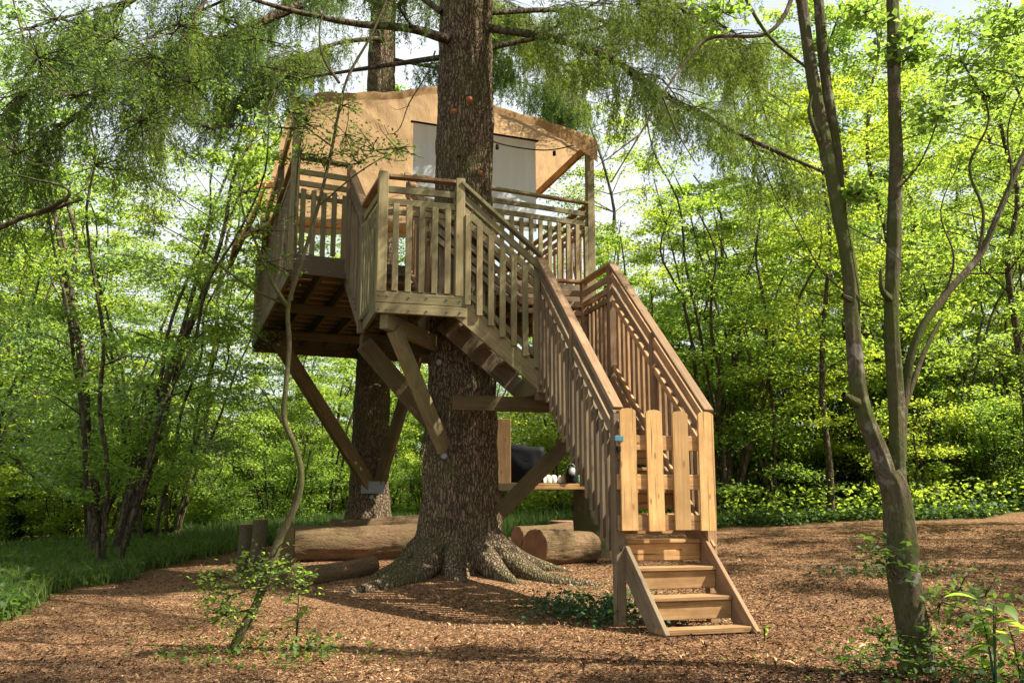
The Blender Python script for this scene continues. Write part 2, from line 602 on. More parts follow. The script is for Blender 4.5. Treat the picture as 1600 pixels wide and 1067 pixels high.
class Tubes:
    """collects quad tubes"""
    def __init__(self):
        self.v, self.f, self.n = [], [], 0

    def add(self, pts, rad, sides=6, rough=0.0, seed=0.0, cap=False):
        P = np.asarray(pts, float)
        n = len(P)
        rad = np.asarray(rad, float)
        T = np.gradient(P, axis=0)
        T /= np.linalg.norm(T, axis=1)[:, None] + 1e-9
        ref = np.array([0.0, 0.0, 1.0]) if abs(T[0, 2]) < 0.9 else np.array([1.0, 0.0, 0.0])
        N = np.zeros_like(P)
        nv = np.cross(T[0], ref)
        nv /= np.linalg.norm(nv)
        for i in range(n):
            nv = nv - T[i] * np.dot(nv, T[i])
            nv /= np.linalg.norm(nv) + 1e-9
            N[i] = nv
        B = np.cross(T, N)
        a = np.linspace(0, 2 * np.pi, sides, endpoint=False)
        r = np.repeat(rad[:, None], sides, axis=1)
        if rough:
            for i in range(n):
                for j in range(sides):
                    q = Vector((math.cos(a[j]) * 2.2 + seed, math.sin(a[j]) * 2.2, P[i, 2] * 1.6 + P[i, 0] * 1.2))
                    r[i, j] *= 1 + rough * (noise.noise(q) + 0.5 * noise.noise(q * 2.7))
        V = P[:, None, :] + r[:, :, None] * (np.cos(a)[None, :, None] * N[:, None, :] + np.sin(a)[None, :, None] * B[:, None, :])
        idx = np.arange(n * sides).reshape(n, sides) + self.n
        q = np.stack([idx[:-1], np.roll(idx[:-1], -1, 1), np.roll(idx[1:], -1, 1), idx[1:]], axis=-1).reshape(-1, 4)
        self.v.append(V.reshape(-1, 3))
        self.f.append(q)
        self.n += n * sides
        if cap:
            for row, pt in ((idx[0][::-1], P[0]), (idx[-1], P[-1])):
                self.v.append(pt[None, :])
                ci = self.n
                self.n += 1
                self.f.append(np.stack([row, np.roll(row, -1), np.full(sides, ci), np.full(sides, ci)], axis=-1)[:, :4])

    def mesh(self, name, mat):
        F = np.vstack(self.f)
        return np_mesh_quads(name, np.vstack(self.v), F, mat)


def np_mesh_quads(name, V, F, mat, smooth=True):
    deg = F[:, 2] == F[:, 3]
    if not deg.any():
        return np_mesh(name, V, F, mat, smooth=smooth)
    me = bpy.data.meshes.new(name)
    me.from_pydata([tuple(p) for p in V], [], [tuple(q[:3]) if d else tuple(q) for q, d in zip(F.tolist(), deg)])
    me.polygons.foreach_set('use_smooth', np.ones(len(me.polygons), dtype=bool))
    me.materials.append(mat)
    return me


def leaves_mesh(name, pos, size, mat, droop=0.0, narrow=0.55, tilt=0.6, dirs=None, tint=None, fold=0.18):
    """one folded diamond per leaf"""
    pos = np.asarray(pos, float)
    n = len(pos)
    size = np.broadcast_to(np.asarray(size, float), (n,)) * rng.uniform(0.65, 1.25, n)
    if dirs is None:
        yaw = rng.uniform(0, 2 * np.pi, n)
        el = rng.normal(-droop, 0.45, n)
        d = np.stack([np.cos(yaw) * np.cos(el), np.sin(yaw) * np.cos(el), np.sin(el)], -1)
    else:
        d = dirs + rng.normal(0, 0.25, (n, 3))
        d /= np.linalg.norm(d, axis=1)[:, None]
    nr = np.stack([rng.normal(0, tilt, n), rng.normal(0, tilt, n), np.ones(n)], -1)
    s = np.cross(nr, d)
    s /= np.linalg.norm(s, axis=1)[:, None] + 1e-9
    nn = np.cross(d, s)
    L = size[:, None]
    w = narrow * 0.5
    a = pos
    b = pos + d * L * 0.5 + s * L * w + nn * L * fold
    c = pos + d * L
    e = pos + d * L * 0.5 - s * L * w + nn * L * fold
    V = np.stack([a, b, c, e], 1).reshape(-1, 3)
    F = np.arange(4 * n).reshape(n, 4)
    if tint is None:
        tint = rng.beta(2.0, 2.4, n)
    return np_mesh(name, V, F, mat, tint)


# ================================================================== GROUND
def build_ground():
    xs = np.concatenate([np.linspace(-130, -18, 30), np.linspace(-17, 17, 200), np.linspace(18, 130, 30)])
    ys = np.concatenate([np.linspace(-30, 3.5, 10), np.linspace(4, 24, 150), np.linspace(25, 220, 50)])
    V = np.zeros((len(ys), len(xs), 3))
    wild = np.zeros((len(ys), len(xs)))
    for j, y in enumerate(ys):
        for i, x in enumerate(xs):
            V[j, i] = (x, y, ground_z(x, y))
            wild[j, i] = wildness(x, y)
    idx = np.arange(len(ys) * len(xs)).reshape(len(ys), len(xs))
    F = np.stack([idx[:-1, :-1], idx[:-1, 1:], idx[1:, 1:], idx[1:, :-1]], -1).reshape(-1, 4)
    me = np_mesh('ground', V.reshape(-1, 3), F, M['ground'], smooth=True)
    a = me.attributes.new('wild', 'FLOAT', 'POINT')
    a.data.foreach_set('value', wild.ravel().astype(np.float32))
    o = mesh_obj('ground', me)
    o['kind'] = 'structure'
    o['label'] = 'orange brown wood chip ground of the forest clearing'


def wildness(x, y):
    nz = 0.7 * noise.noise(Vector((x * 0.5, y * 0.5, 0.3)))
    left = (-5.1 - 0.04 * (y - 9)) - x + nz            # > 0 on the left verge
    back = (y - (19.3 + 0.10 * x)) + nz * 1.2
    return max(0.0, min(1.0, 0.5 + max(left, back) / 0.5))


build_ground()


def build_chips():
    n = 230000
    # denser towards the front of the clearing
    y = 4.6 + (rng.random(n) ** 1.9) * 13.5
    x = rng.uniform(-1, 1, n) * (0.66 * y + 1.0)
    V = np.zeros((n, 3))
    keep = np.ones(n, bool)
    for i in range(n):
        V[i] = (x[i], y[i], ground_z(x[i], y[i]) + 0.006)
        if wildness(x[i], y[i]) > rng.random() * 0.9 + 0.1:
            keep[i] = False
    V = V[keep]
    n = len(V)
    yaw = rng.uniform(0, np.pi * 2, n)
    el = rng.normal(0.0, 0.28, n)
    d = np.stack([np.cos(yaw) * np.cos(el), np.sin(yaw) * np.cos(el), np.sin(el)], -1)
    big = np.array([1.3 * noise.noise(Vector((a * 0.42, b * 0.6, 2.2))) + 0.6 * noise.noise(Vector((a * 1.9, b * 1.9, 6.2))) for a, b in V[:, :2]])
    tint = np.clip(rng.random(n) ** 1.2 * (0.80 + 0.95 * big) + 0.16 * big, 0, 1)  # broad tone patches: uneven litter, with sun dapple put into the chip colour
    side = np.clip((V[:, 0] + 1.0) / 3.0, 0, 1)          # needles and fine litter on the left, chips on the right
    me = leaves_mesh('wood_chip', V - d * 0.015, (rng.gamma(2.6, 0.0072, n) + 0.010) * (0.8 + 0.35 * side), M['chip'], narrow=0.32, tilt=0.35, dirs=d, tint=tint, fold=0.10)
    o = mesh_obj('wood_chip_litter', me)
    o['kind'] = 'stuff'
    tag(o, 'loose brown wood chips strewn over the clearing floor', 'wood chips')


build_chips()


def build_litter():
    n = 2600
    y = 5.0 + rng.random(n) ** 1.5 * 14
    x = rng.uniform(-1, 1, n) * (0.62 * y + 1.0)
    k = np.array([wildness(a, b) < 0.6 for a, b in zip(x, y)])
    x, y = x[k], y[k]
    z = np.array([ground_z(a, b) for a, b in zip(x, y)]) + 0.018
    n = len(x)
    yaw = rng.uniform(0, 2 * np.pi, n)
    d = np.stack([np.cos(yaw), np.sin(yaw), rng.normal(0, 0.25, n)], -1)
    o = mesh_obj('fallen_leaves', leaves_mesh('fallen_leaves', np.stack([x, y, z], -1), 0.045, M['dry_leaf'], narrow=0.6, tilt=0.4, dirs=d))
    o['kind'] = 'stuff'
    tag(o, 'scattered dry leaves and bark flakes lying on the wood chips', 'fallen leaves')
    tb = Tubes()
    for _ in range(260):
        yy = 5.2 + random.random() ** 1.4 * 10
        xx = random.uniform(-0.6, 0.6) * yy
        if wildness(xx, yy) > 0.5:
            continue
        a = random.uniform(0, 6.28)
        L = random.uniform(0.08, 0.35)
        p = []
        for q in range(4):
            px, py = xx + math.cos(a) * L * q / 3 + random.gauss(0, 0.008), yy + math.sin(a) * L * q / 3 + random.gauss(0, 0.008)
            p.append((px, py, ground_z(px, py) + 0.014))
        tb.add(resample(p, 6), np.linspace(0.004, 0.002, 6) * random.uniform(0.6, 1.4), 4)
    o = mesh_obj('fallen_twigs', tb.mesh('fallen_twigs', M['log_bark']))
    o['kind'] = 'stuff'
    tag(o, 'small fallen twigs scattered over the wood chips', 'twigs')


build_litter()

# ================================================================== TREEHOUSE
G = Vector((1.06, 8.85, 0))
U = Vector((0.961, 0.276, 0)).normalized()
W = Vector((-0.276, 0.961, 0)).normalized()
Z = Vector((0, 0, 1))


def P(u, v, z):
    return G + U * u + W * v + Z * z


th = thing('treehouse', 'timber treehouse with railed stairs and picket gate built round the big spruce', 'treehouse', (G.x, G.y, 0.0))
GR, BR, GY, DK, NW, ST = (M[k] for k in ('wood_green', 'wood_brown', 'wood_grey', 'wood_dark', 'wood_new', 'wood_step'))


def bolt(p, nrm, parent=th, r=0.014):
    key = ('bolt', r)
    if key not in BOX:
        bm = bmesh.new()
        bmesh.ops.create_cone(bm, cap_ends=True, segments=8, radius1=r, radius2=r * 0.8, depth=0.014)
        me = bpy.data.meshes.new('bolt')
        bm.to_mesh(me)
        bm.free()
        set_mat(me, M['steel'])
        BOX[key] = me
    m = nrm.to_track_quat('Z', 'Y').to_matrix().to_4x4()
    mesh_obj('bolt', BOX[key], parent, Matrix.Translation(p + nrm * 0.006) @ m)


def railing(a, b, mat, n, cap_mat=None, drop=(0.17, 0.33), b_top=0.36, b_bot=1.50, out=None, low_rail=None, th_b=0.032, bw=0.075,
            skip_ends=0.6, caps=True, rail_h=0.085):
    """a, b: ends of the cap's centre line. out: unit vector to the side that carries the balusters"""
    a, b = Vector(a), Vector(b)
    d = (b - a)
    side = out.normalized()
    c0 = (cap_mat or mat)
    if caps:
        beam('handrail', a, b, 0.11, 0.042, c0, th, Z)
    for k in drop:
        beam('rail', a - Z * k + side * 0.0, b - Z * k + side * 0.0, 0.038, rail_h, mat, th, Z)
    beam('rail', a - Z * (b_top + 0.10), b - Z * (b_top + 0.10), 0.034, 0.07, mat, th, Z)
    if low_rail:
        beam('rail', a - Z * low_rail, b - Z * low_rail, 0.034, 0.07, mat, th, Z)
    hd = Vector((d.x, d.y, 0)).normalized()
    for i in range(n):
        t = (i + skip_ends) / (n - 1 + 2 * skip_ends)
        p = a.lerp(b, t) + side * 0.036
        jt = random.uniform(-0.012, 0.012)
        beam('baluster', p - Z * (b_bot + jt), p - Z * (b_top + jt), th_b, bw, mat, th, hd, ch=0.004)


def post(p, z0, z1, mat, s=0.09, name='post', d=None):
    return beam(name, (p.x, p.y, z0), (p.x, p.y, z1), s, s, mat, th, d or U, ch=0.006, wob=0.003)


RISE = 0.2465
RUN = 0.29
ZL = 2.80          # landing floor
ZP = 3.72          # upper platform floor
ZD = 4.78          # main deck floor
RT_L, RT_P, RT_D = 4.28, 5.21, 6.30

# --- lower flight
def nose(v):
    return ZL - (2.45 - v) / RUN * RISE


for u in (0.045, 0.925):
    v0, v1 = -0.78, 2.42
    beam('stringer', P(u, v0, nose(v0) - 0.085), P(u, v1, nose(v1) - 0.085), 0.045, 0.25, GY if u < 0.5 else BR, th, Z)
for k in range(1, 11):
    v = 2.45 - (11 - k) * RUN
    z = ZL - (11 - k) * RISE
    beam('tread', P(0.07, v + 0.10, z - 0.018), P(0.90, v + 0.10, z - 0.018), 0.25, 0.036, ST, th, Z)
    beam('riser', P(0.07, v + 0.015, z - 0.036 - 0.085), P(0.90, v + 0.015, z - 0.036 - 0.085), 0.028, 0.165, ST, th, Z)
beam('threshold_board', P(0.02, -0.72, 0.075), P(0.95, -0.72, 0.075), 0.16, 0.05, ST, th, Z)
gl = P(-0.02, 0.03, 0)
gr = P(0.975, 0.06, 0)
post(gl, -0.15, 2.06, GY, 0.10)
post(gr, -0.15, 2.06, BR, 0.10)
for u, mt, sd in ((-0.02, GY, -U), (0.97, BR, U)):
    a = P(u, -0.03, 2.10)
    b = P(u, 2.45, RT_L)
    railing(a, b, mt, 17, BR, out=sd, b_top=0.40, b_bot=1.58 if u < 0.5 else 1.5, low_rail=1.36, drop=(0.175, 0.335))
    if u < 0.5:
        post(P(u + 0.0, 1.25, 0), 1.9, 3.14, mt, 0.075)
    else:
        post(P(u + 0.0, 1.25, 0), 1.3, 3.14, mt, 0.075)
post(P(-0.02, 2.49, 0), 2.45, RT_L - 0.02, GY, 0.115)
post(P(0.97, 2.49, 0), 2.45, RT_L - 0.02, BR, 0.09)

# --- landing
for i in range(7):
    v = 2.52 + i * 0.143
    beam('deck_board', P(-0.02, v, ZL - 0.015), P(0.97, v, ZL - 0.015), 0.135, 0.03, GY, th, Z)
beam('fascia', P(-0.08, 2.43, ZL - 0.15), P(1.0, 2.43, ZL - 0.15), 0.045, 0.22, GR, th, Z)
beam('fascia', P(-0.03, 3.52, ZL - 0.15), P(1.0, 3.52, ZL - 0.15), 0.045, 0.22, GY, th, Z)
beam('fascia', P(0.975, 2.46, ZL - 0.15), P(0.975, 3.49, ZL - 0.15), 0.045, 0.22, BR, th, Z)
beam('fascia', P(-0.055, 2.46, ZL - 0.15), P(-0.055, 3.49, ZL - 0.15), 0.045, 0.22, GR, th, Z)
for q in (0.06, 0.15):
    for zz in (-0.09, -0.2):
        bolt(P(-0.06 + q - 0.04, 2.405, ZL + zz), -W)
railing(P(0.97, 2.45, RT_L), P(0.97, 3.50, RT_L), BR, 7, BR, out=U, b_bot=1.50)
railing(P(0.97, 3.50, RT_L), P(0.0, 3.50, RT_L), BR, 6, BR, out=W, b_bot=1.50)
post(P(0.97, 3.50, 0), 2.45, RT_L - 0.02, BR, 0.09)
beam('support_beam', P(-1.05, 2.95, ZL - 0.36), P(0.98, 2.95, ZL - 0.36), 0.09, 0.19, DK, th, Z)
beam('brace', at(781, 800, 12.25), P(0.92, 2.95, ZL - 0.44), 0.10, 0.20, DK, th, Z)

# --- upper flight (landing -> upper platform)
UR, URUN = 0.23, 0.275
for v, mt in ((2.45, GR), (3.42, GY)):
    beam('stringer', P(0.02, v, ZL - 0.13), P(-1.10, v, ZP - 0.14), 0.045, 0.25, mt, th, Z)
for k in (1, 2, 3):
    z = ZL + UR * k
    u = -URUN * k + 0.16
    beam('tread', P(u - 0.10, 2.475, z - 0.018), P(u - 0.10, 3.395, z - 0.018), 0.25, 0.036, GY, th, Z)
railing(P(-1.08, 2.43, RT_P - 0.02), P(0.0, 2.43, RT_L + 0.02), GR, 7, GR, out=-W, b_bot=1.52, low_rail=1.36)
railing(P(-1.20, 3.45, RT_P), P(0.0, 3.45, RT_L), GY, 8, GY, out=W, b_bot=1.52, low_rail=1.36)

# --- upper platform
beam('fascia', P(-2.13, 2.42, ZP - 0.085), P(-1.0, 2.42, ZP - 0.085), 0.045, 0.13, GR, th, Z)
beam('fascia', P(-2.13, 2.42, ZP - 0.218), P(-1.0, 2.42, ZP - 0.218), 0.045, 0.125, GR, th, Z)
beam('fascia', P(-2.11, 2.45, ZP - 0.15), P(-2.11, 3.68, ZP - 0.15), 0.045, 0.26, GR, th, Z)
beam('fascia', P(-1.03, 2.45, ZP - 0.15), P(-1.03, 3.40, ZP - 0.15), 0.045, 0.26, GY, th, Z)
for uu in (-2.09, -1.99, -1.72, -1.5, -1.25, -1.08):
    for zz in (-0.07, -0.23):
        bolt(P(uu, 2.396, ZP + zz + random.uniform(-0.01, 0.01)), -W)
for i in range(9):
    v = 2.50 + i * 0.143
    beam('deck_board', P(-2.08, v, ZP - 0.003), P(-1.05, v, ZP - 0.003), 0.135, 0.03, GY, th, Z)
for uu in (-1.85, -1.5):
    beam('joist', P(uu, 2.46, ZP - 0.12), P(uu, 3.68, ZP - 0.12), 0.05, 0.18, DK, th, Z)
pa, pb = P(-2.065, 2.45, 0), P(-1.09, 2.45, 0)
post(pa, ZP - 0.02, RT_P + 0.03, GR, 0.12)
post(pb, ZP - 0.02, RT_P + 0.03, GR, 0.115)
railing(P(-2.0, 2.45, RT_P - 0.02), P(-1.15, 2.45, RT_P - 0.02), GR, 5, BR, out=-W, b_bot=RT_P - ZP - 0.02)
PI_ = Vector((-2.03, 11.85, 0))
post(PI_, ZP - 0.3, RT_P + 0.0, GY, 0.11)
ra = Vector((pa.x - 0.01, pa.y + 0.05, RT_P - 0.01))
rb = Vector((PI_.x, PI_.y, RT_P - 0.01))
railing(ra, rb, GR, 7, BR, out=-U, b_bot=1.62)

# --- third flight (upper platform -> main deck)
DQ = Vector((-2.51, 13.22, 0))
d3 = (DQ - PI_)
d3h = d3.normalized()
L3 = d3.length
n3 = d3h.cross(Z).normalized()          # to the right of travel
W3 = 0.90
for off, mt in ((0.0, GY), (W3, GY)):
    s0 = PI_ + n3 * off
    s1 = s0 + d3
    ex = d3 * (0.25 if off == 0 else 0.0) + Z * (0.25 * (ZD - ZP) if off == 0 else 0)
    beam('stringer', s0 + Z * (ZP - 0.16), s1 + ex + Z * (ZD - 0.22), 0.045, 0.30, mt, th, Z)
for k in (1, 2, 3, 4):
    c = PI_ + d3h * (L3 / 5 * k - 0.02)
    z = ZP + (ZD - ZP) / 5 * k
    beam('tread', c + n3 * 0.03 + Z * (z - 0.018), c + n3 * (W3 - 0.03) + Z * (z - 0.018), 0.25, 0.036, GY, th, Z)
railing(PI_ + Z * (RT_P + 0.02), DQ + Z * RT_D, GY, 10, BR, out=-n3, b_bot=1.60, low_rail=1.42)
railing(PI_ + n3 * W3 + Z * (RT_P + 0.02), DQ + n3 * W3 + Z * RT_D, BR, 10, BR, out=n3, b_bot=1.6, low_rail=1.42)

# --- main deck
DN = Vector((-3.25, 12.80, 0))
DC = Vector((1.36, 14.97, 0))
DV = Vector((-2.30, 6.20, 0))
DF = DN + DV
DB = DC + DV
U2 = (DC - DN).normalized()
V2 = DV.normalized()
nu = (DC - DN).length
nvl = DV.length


def D(u, v, z):
    return DN + U2 * u + V2 * v + Z * z


hx = 0.045
beam('fascia', D(-0.03, -0.03, ZD - 0.135), D(nu + 0.03, -0.03, ZD - 0.135), 0.05, 0.30, GY, th, Z)
beam('fascia', D(-0.02, 0, ZD - 0.16), D(-0.02, nvl, ZD - 0.16), 0.05, 0.34, GY, th, Z)
beam('fascia', D(nu + 0.02, 0, ZD - 0.16), D(nu + 0.02, nvl, ZD - 0.16), 0.05, 0.34, BR, th, Z)
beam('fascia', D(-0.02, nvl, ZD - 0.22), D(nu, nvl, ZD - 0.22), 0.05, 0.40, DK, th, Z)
for q in (0.08, 0.2, 0.55, 0.85):
    for zz in (-0.06, -0.22):
        bolt(D(q, -0.056, ZD + zz), -V2.cross(Z).cross(Z) if False else Vector((U2.y, -U2.x, 0)))
nb = 46
for i in range(nb):
    v = 0.07 + i * (nvl - 0.1) / nb
    beam('deck_board', D(0.02, v, ZD - 0.016), D(nu - 0.02, v, ZD - 0.016), (nvl - 0.1) / nb - 0.014, 0.03, DK if i % 3 else BR, th, Z)
for i in range(1, 10):
    u = nu * i / 10
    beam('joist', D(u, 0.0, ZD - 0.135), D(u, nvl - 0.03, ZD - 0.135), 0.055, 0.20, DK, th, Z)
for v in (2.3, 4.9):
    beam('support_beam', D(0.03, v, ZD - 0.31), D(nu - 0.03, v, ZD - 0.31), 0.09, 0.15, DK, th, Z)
uq = (DQ - DN).dot(U2)
uq2 = uq + W3 + 0.12
# near edge rails left and right of the stairs
railing(D(0.03, 0, RT_D), D(uq, 0, RT_D), GR, 5, GR, out=Vector((U2.y, -U2.x, 0)), b_bot=1.50, drop=(0.22, 0.40), b_top=0.50)
post(D(uq, 0, 0), ZD - 0.2, RT_D + 0.02, BR, 0.12)
post(D(0, 0, 0), ZD - 0.25, 7.16, GR, 0.13)
post(D(uq2, 0, 0), ZD - 0.2, RT_D, GY, 0.09)
railing(D(uq2, 0, RT_D), D(nu, 0, RT_D), GR, 18, GR, out=Vector((U2.y, -U2.x, 0)), b_bot=1.50, drop=(0.20, 0.38), b_top=0.44)
post(D(nu, 0, 0), ZD - 0.3, 7.40, GR, 0.13)
railing(D(0, 0, RT_D), D(0, nvl, RT_D), GY, 34, BR, out=-U2, b_bot=1.62, drop=(0.17, 0.34))
railing(D(nu, 0, RT_D), D(nu, nvl, RT_D), BR, 34, BR, out=U2, b_bot=1.55)
railing(D(0, nvl, RT_D), D(nu, nvl, RT_D), BR, 22, BR, out=V2, b_bot=1.5)
post(D(0, 2.3, 0), ZD, 6.98, GY, 0.11)
post(D(0, 5.2, 0), ZD, 6.85, GY, 0.11)
post(D(nu, 5.2, 0), ZD, 7.15, BR, 0.11)
post(D(0, nvl, 0), ZD, RT_D, GY, 0.11)
post(D(nu, nvl, 0), ZD, RT_D, GY, 0.11)
# roof frame
beam('rafter', D(0, -0.05, 7.14), D(0, 5.4, 6.84), 0.06, 0.14, BR, th, Z)
beam('rafter', D(nu, -0.05, 7.37), D(nu, 5.4, 7.20), 0.06, 0.14, M['wood_step'], th, Z)
beam('rafter', D(0, 5.2, 6.84), D(nu, 5.2, 7.20), 0.06, 0.10, BR, th, Z)
# leaning side panel below the left rafter
for i in range(5):
    v = 3.6 + i * 0.33
    beam('panel_board', D(-0.16, v, 7.02), D(-0.62, v, 5.80), 0.028, 0.31, DK if i else NW, th, V2)
beam('panel_frame', D(0.0, 3.45, 7.05), D(-0.35, 3.45, 6.98), 0.05, 0.14, NW, th, Z)
beam('panel_frame', D(-0.05, 3.42, 6.3), D(-0.55, 3.42, 5.95), 0.04, 0.07, BR, th, Z)
beam('panel_frame', D(-0.66, 3.4, 5.85), D(-0.66, 5.2, 5.85), 0.05, 0.12, NW, th, Z)

# --- braces to the trunks
TR = Vector((-0.70, 12.42, 0))           # spruce axis
beam('support_beam', P(-2.02, 2.48, ZP - 0.36), Vector((-0.95, 12.35, ZP - 0.40)), 0.10, 0.20, GR, th, Z)
beam('support_beam', PI_ + Z * (ZP - 0.40), Vector((-0.8, 12.6, ZP - 0.42)), 0.10, 0.20, DK, th, Z)
beam('brace', P(-1.86, 2.66, ZP - 0.42), at(694, 702, 11.95), 0.11, 0.20, GR, th, Z)
beam('brace', PI_ + Vector((0.05, -0.05, ZP - 0.45)), at(700, 690, 12.05), 0.12, 0.24, DK, th, Z)
bk = at(583, 760, 19.4)
beam('brace', D(0.35, 5.0, ZD - 0.42), bk + Vector((-0.06, 0, 0)), 0.14, 0.28, DK, th, Z)
beam('brace', D(3.3, 4.9, ZD - 0.42), bk + Vector((0.10, 0, 0)), 0.14, 0.24, DK, th, Z)
beam('bracket', bk + Vector((-0.24, -0.10, -0.02)), bk + Vector((0.26, -0.10, -0.02)), 0.06, 0.26, M['steel'], th, Z)
bolt(at(694, 712, 11.88), Vector((0, -1, 0)), r=0.05)
bolt(at(686, 566, 11.85), Vector((0, -1, 0)), r=0.045)
bolt(bk + Vector((0, -0.16, -0.22)), Vector((0, -1, 0)), r=0.05)

# --- the gate
gate = subempty('gate', th, Matrix.Translation(P(0, 0, 0.92)))
GN = -W


def gate_board(u, top, bot, mat):
    bm = bmesh.new()
    hw = 0.083
    prof = [(-hw, bot), (hw, bot), (hw, top - 0.034), (hw * 0.88, top - 0.020), (hw * 0.55, top - 0.006), (0, top), (-hw * 0.55, top - 0.006), (-hw * 0.88, top - 0.020), (-hw, top - 0.034)]
    # built with X along the board so the grain runs vertically
    vs_ = [bm.verts.new((z - (top + bot) / 2, x, 0.0)) for x, z in prof]
    f = bm.faces.new(vs_)
    r = bmesh.ops.extrude_face_region(bm, geom=[f])
    bmesh.ops.translate(bm, vec=(0, 0, 0.026), verts=[e for e in r['geom'] if isinstance(e, bmesh.types.BMVert)])
    bmesh.ops.recalc_face_normals(bm, faces=bm.faces)
    me = bpy.data.meshes.new('gate_board')
    bm.to_mesh(me)
    bm.free()
    set_mat(me, mat)
    m = Matrix((Z, U, -W)).transposed().to_4x4()
    m = m @ Matrix.Rotation(random.uniform(-0.006, 0.006), 4, 'Z')
    mesh_obj('gate_board', me, gate, Matrix.Translation(P(u, -0.085, (top + bot) / 2)) @ m)


for i, u in enumerate((0.045, 0.325, 0.605, 0.885)):
    gate_board(u, (2.10, 2.09, 2.085, 2.085)[i], 0.925 - 0.008 * (i % 2), NW)
for zc in (0.995, 1.385, 1.765):
    beam('gate_rail', P(-0.06, -0.062, zc), P(0.97, -0.062, zc), 0.04, 0.145, ST, gate, Z)
beam('hinge', P(-0.10, -0.115, 1.80), P(-0.01, -0.115, 1.80), 0.012, 0.05, M['blue_metal'], gate, Z, ch=0.003)
beam('latch', P(-0.085, -0.12, 1.70), P(-0.045, -0.12, 1.70), 0.035, 0.055, M['black'], gate, Z, ch=0.006)


# ================================================================== CANOPY, SCREEN, CABLE
def build_tarp():
    nu_, nv_ = 130, 110
    V = np.zeros((nv_, nu_, 3))
    L = 5.45
    for j in range(nv_):
        for i in range(nu_):
            s = i / (nu_ - 1)
            t = j / (nv_ - 1)
            u = -0.10 + s * (nu + 0.20)
            v = -0.12 + t * L
            sag_f = 0.0
            front = float(np.interp(s, [0, 0.2, 0.46, 0.62, 0.85, 1.0], [7.22, 7.50, 7.88, 7.76, 7.60, 7.47]))
            back = 6.95 + 0.35 * s + 0.10 * math.sin(s * math.pi)
            z = front * (1 - t) + back * t - 0.09 * math.sin(t * math.pi) * math.sin(s * math.pi)
            z += 0.045 * noise.noise(Vector((s * 9 + t * 6, t * 3.0, 1.7))) + 0.035 * (0.5 - abs(noise.noise(Vector((s * 17 - t * 13, t * 4, 4.7))))) + 0.03 * (0.5 - abs(noise.noise(Vector((s * 11 + t * 17, t * 3, 8.7)))))
            # pulled edge between the fixings
            v += 0.10 * math.sin(s * math.pi) * (1 - t)
            p = D(u, v, z)
            V[j, i] = p
    # valance folded over the front edge and hanging at the corners
    rows = []
    for k in range(1, 5):
        row = np.zeros((nu_, 3))
        for i in range(nu_):
            s = i / (nu_ - 1)
            hang = 0.14 + 0.30 * max(0, (s - 0.72) / 0.28) ** 1.6 + 0.12 * max(0, (0.15 - s) / 0.15)
            b = V[0, i].copy()
            o_ = Vector((U2.y, -U2.x, 0)) * (0.012 + 0.002 * k)
            row[i] = b + np.array(o_) + np.array((0, 0, -hang * k / 4 + 0.01 * noise.noise(Vector((s * 20, k, 0)))))
        rows.append(row)
    tail = []
    for k in range(1, 5):
        row = V[-1].copy()
        for i in range(nu_):
            row[i] += np.array(V2) * 0.02 * k + np.array((0, 0, -0.085 * k + 0.03 * noise.noise(Vector((i * 0.3, k * 0.4, 2.0)))))
        tail.append(row)
    V = np.concatenate([np.array(rows)[::-1], V, np.array(tail)], 0)
    nvv = V.shape[0]
    idx = np.arange(nvv * nu_).reshape(nvv, nu_)
    F = np.stack([idx[:-1, :-1], idx[:-1, 1:], idx[1:, 1:], idx[1:, :-1]], -1).reshape(-1, 4)
    me = np_mesh('tarpaulin', V.reshape(-1, 3), F, M['cloth'], smooth=True)
    o = mesh_obj('tarpaulin', me)
    tag(o, 'tan canvas tarpaulin stretched as a roof over the treehouse deck', 'tarpaulin')
    return V


TV = build_tarp()

# projection screen
s0, s1 = at(642, 190, 14.05), at(841, 221, 14.95)
sdir = (s1 - s0).normalized()
scr = thing('projection_screen', 'white hanging projection screen with black top bar under the canopy', 'projection screen', s0)
H = 1.62
beam('screen_cloth', s0 + sdir * 0.05 - Z * (H / 2 + 0.02), s1 - sdir * 0.05 - Z * (H / 2 + 0.02), 0.006, H, M['screen'], scr, Z, ch=0)
beam('top_bar', s0, s1, 0.035, 0.035, M['black'], scr, Z, wob=0)
beam('bottom_bar', s0 + sdir * 0.05 - Z * (H + 0.03), s1 - sdir * 0.05 - Z * (H + 0.03), 0.025, 0.025, M['white_pot'], scr, Z, wob=0)

cab = thing('string_light', 'black festoon cable with two unlit lamp sockets hanging below the tarpaulin', 'string light', at(765, 220, 14.5))
tb = Tubes()
cp = [tuple(at(x, y, d)) for x, y, d in ((740, 208, 14.2), (775, 223, 14.3), (810, 231, 14.4), (850, 235, 14.55), (882, 231, 14.7), (914, 222, 14.88))]
tb.add(resample(cp, 30), np.full(30, 0.012), 5)
mesh_obj('cable', tb.mesh('cable', M['black']), cab)
for x, y, d in ((777, 226, 14.3), (866, 236, 14.62)):
    b = at(x, y, d)
    beam('lamp_socket', b, b - Z * 0.09, 0.05, 0.05, M['black'], cab, U, ch=0.012)

# knotted white rag on the left corner post
tb = Tubes()
c0 = at(478, 152, 12.62)
for k in range(5):
    pts = [np.array(c0) + rng.normal(0, 0.05, 3) + np.array((0, 0, 0.03 * q)) for q in range(4)]
    tb.add(resample(pts, 8), np.array([0.02, 0.045, 0.05, 0.045, 0.05, 0.04, 0.03, 0.01]), 7, 0.3, k)
o = mesh_obj('tied_rag', tb.mesh('tied_rag', plain_mat('pale_rag', (0.62, 0.68, 0.80), 0.8)))
tag(o, 'pale bluish rag knotted on the left front corner post under the tarpaulin', 'rag')


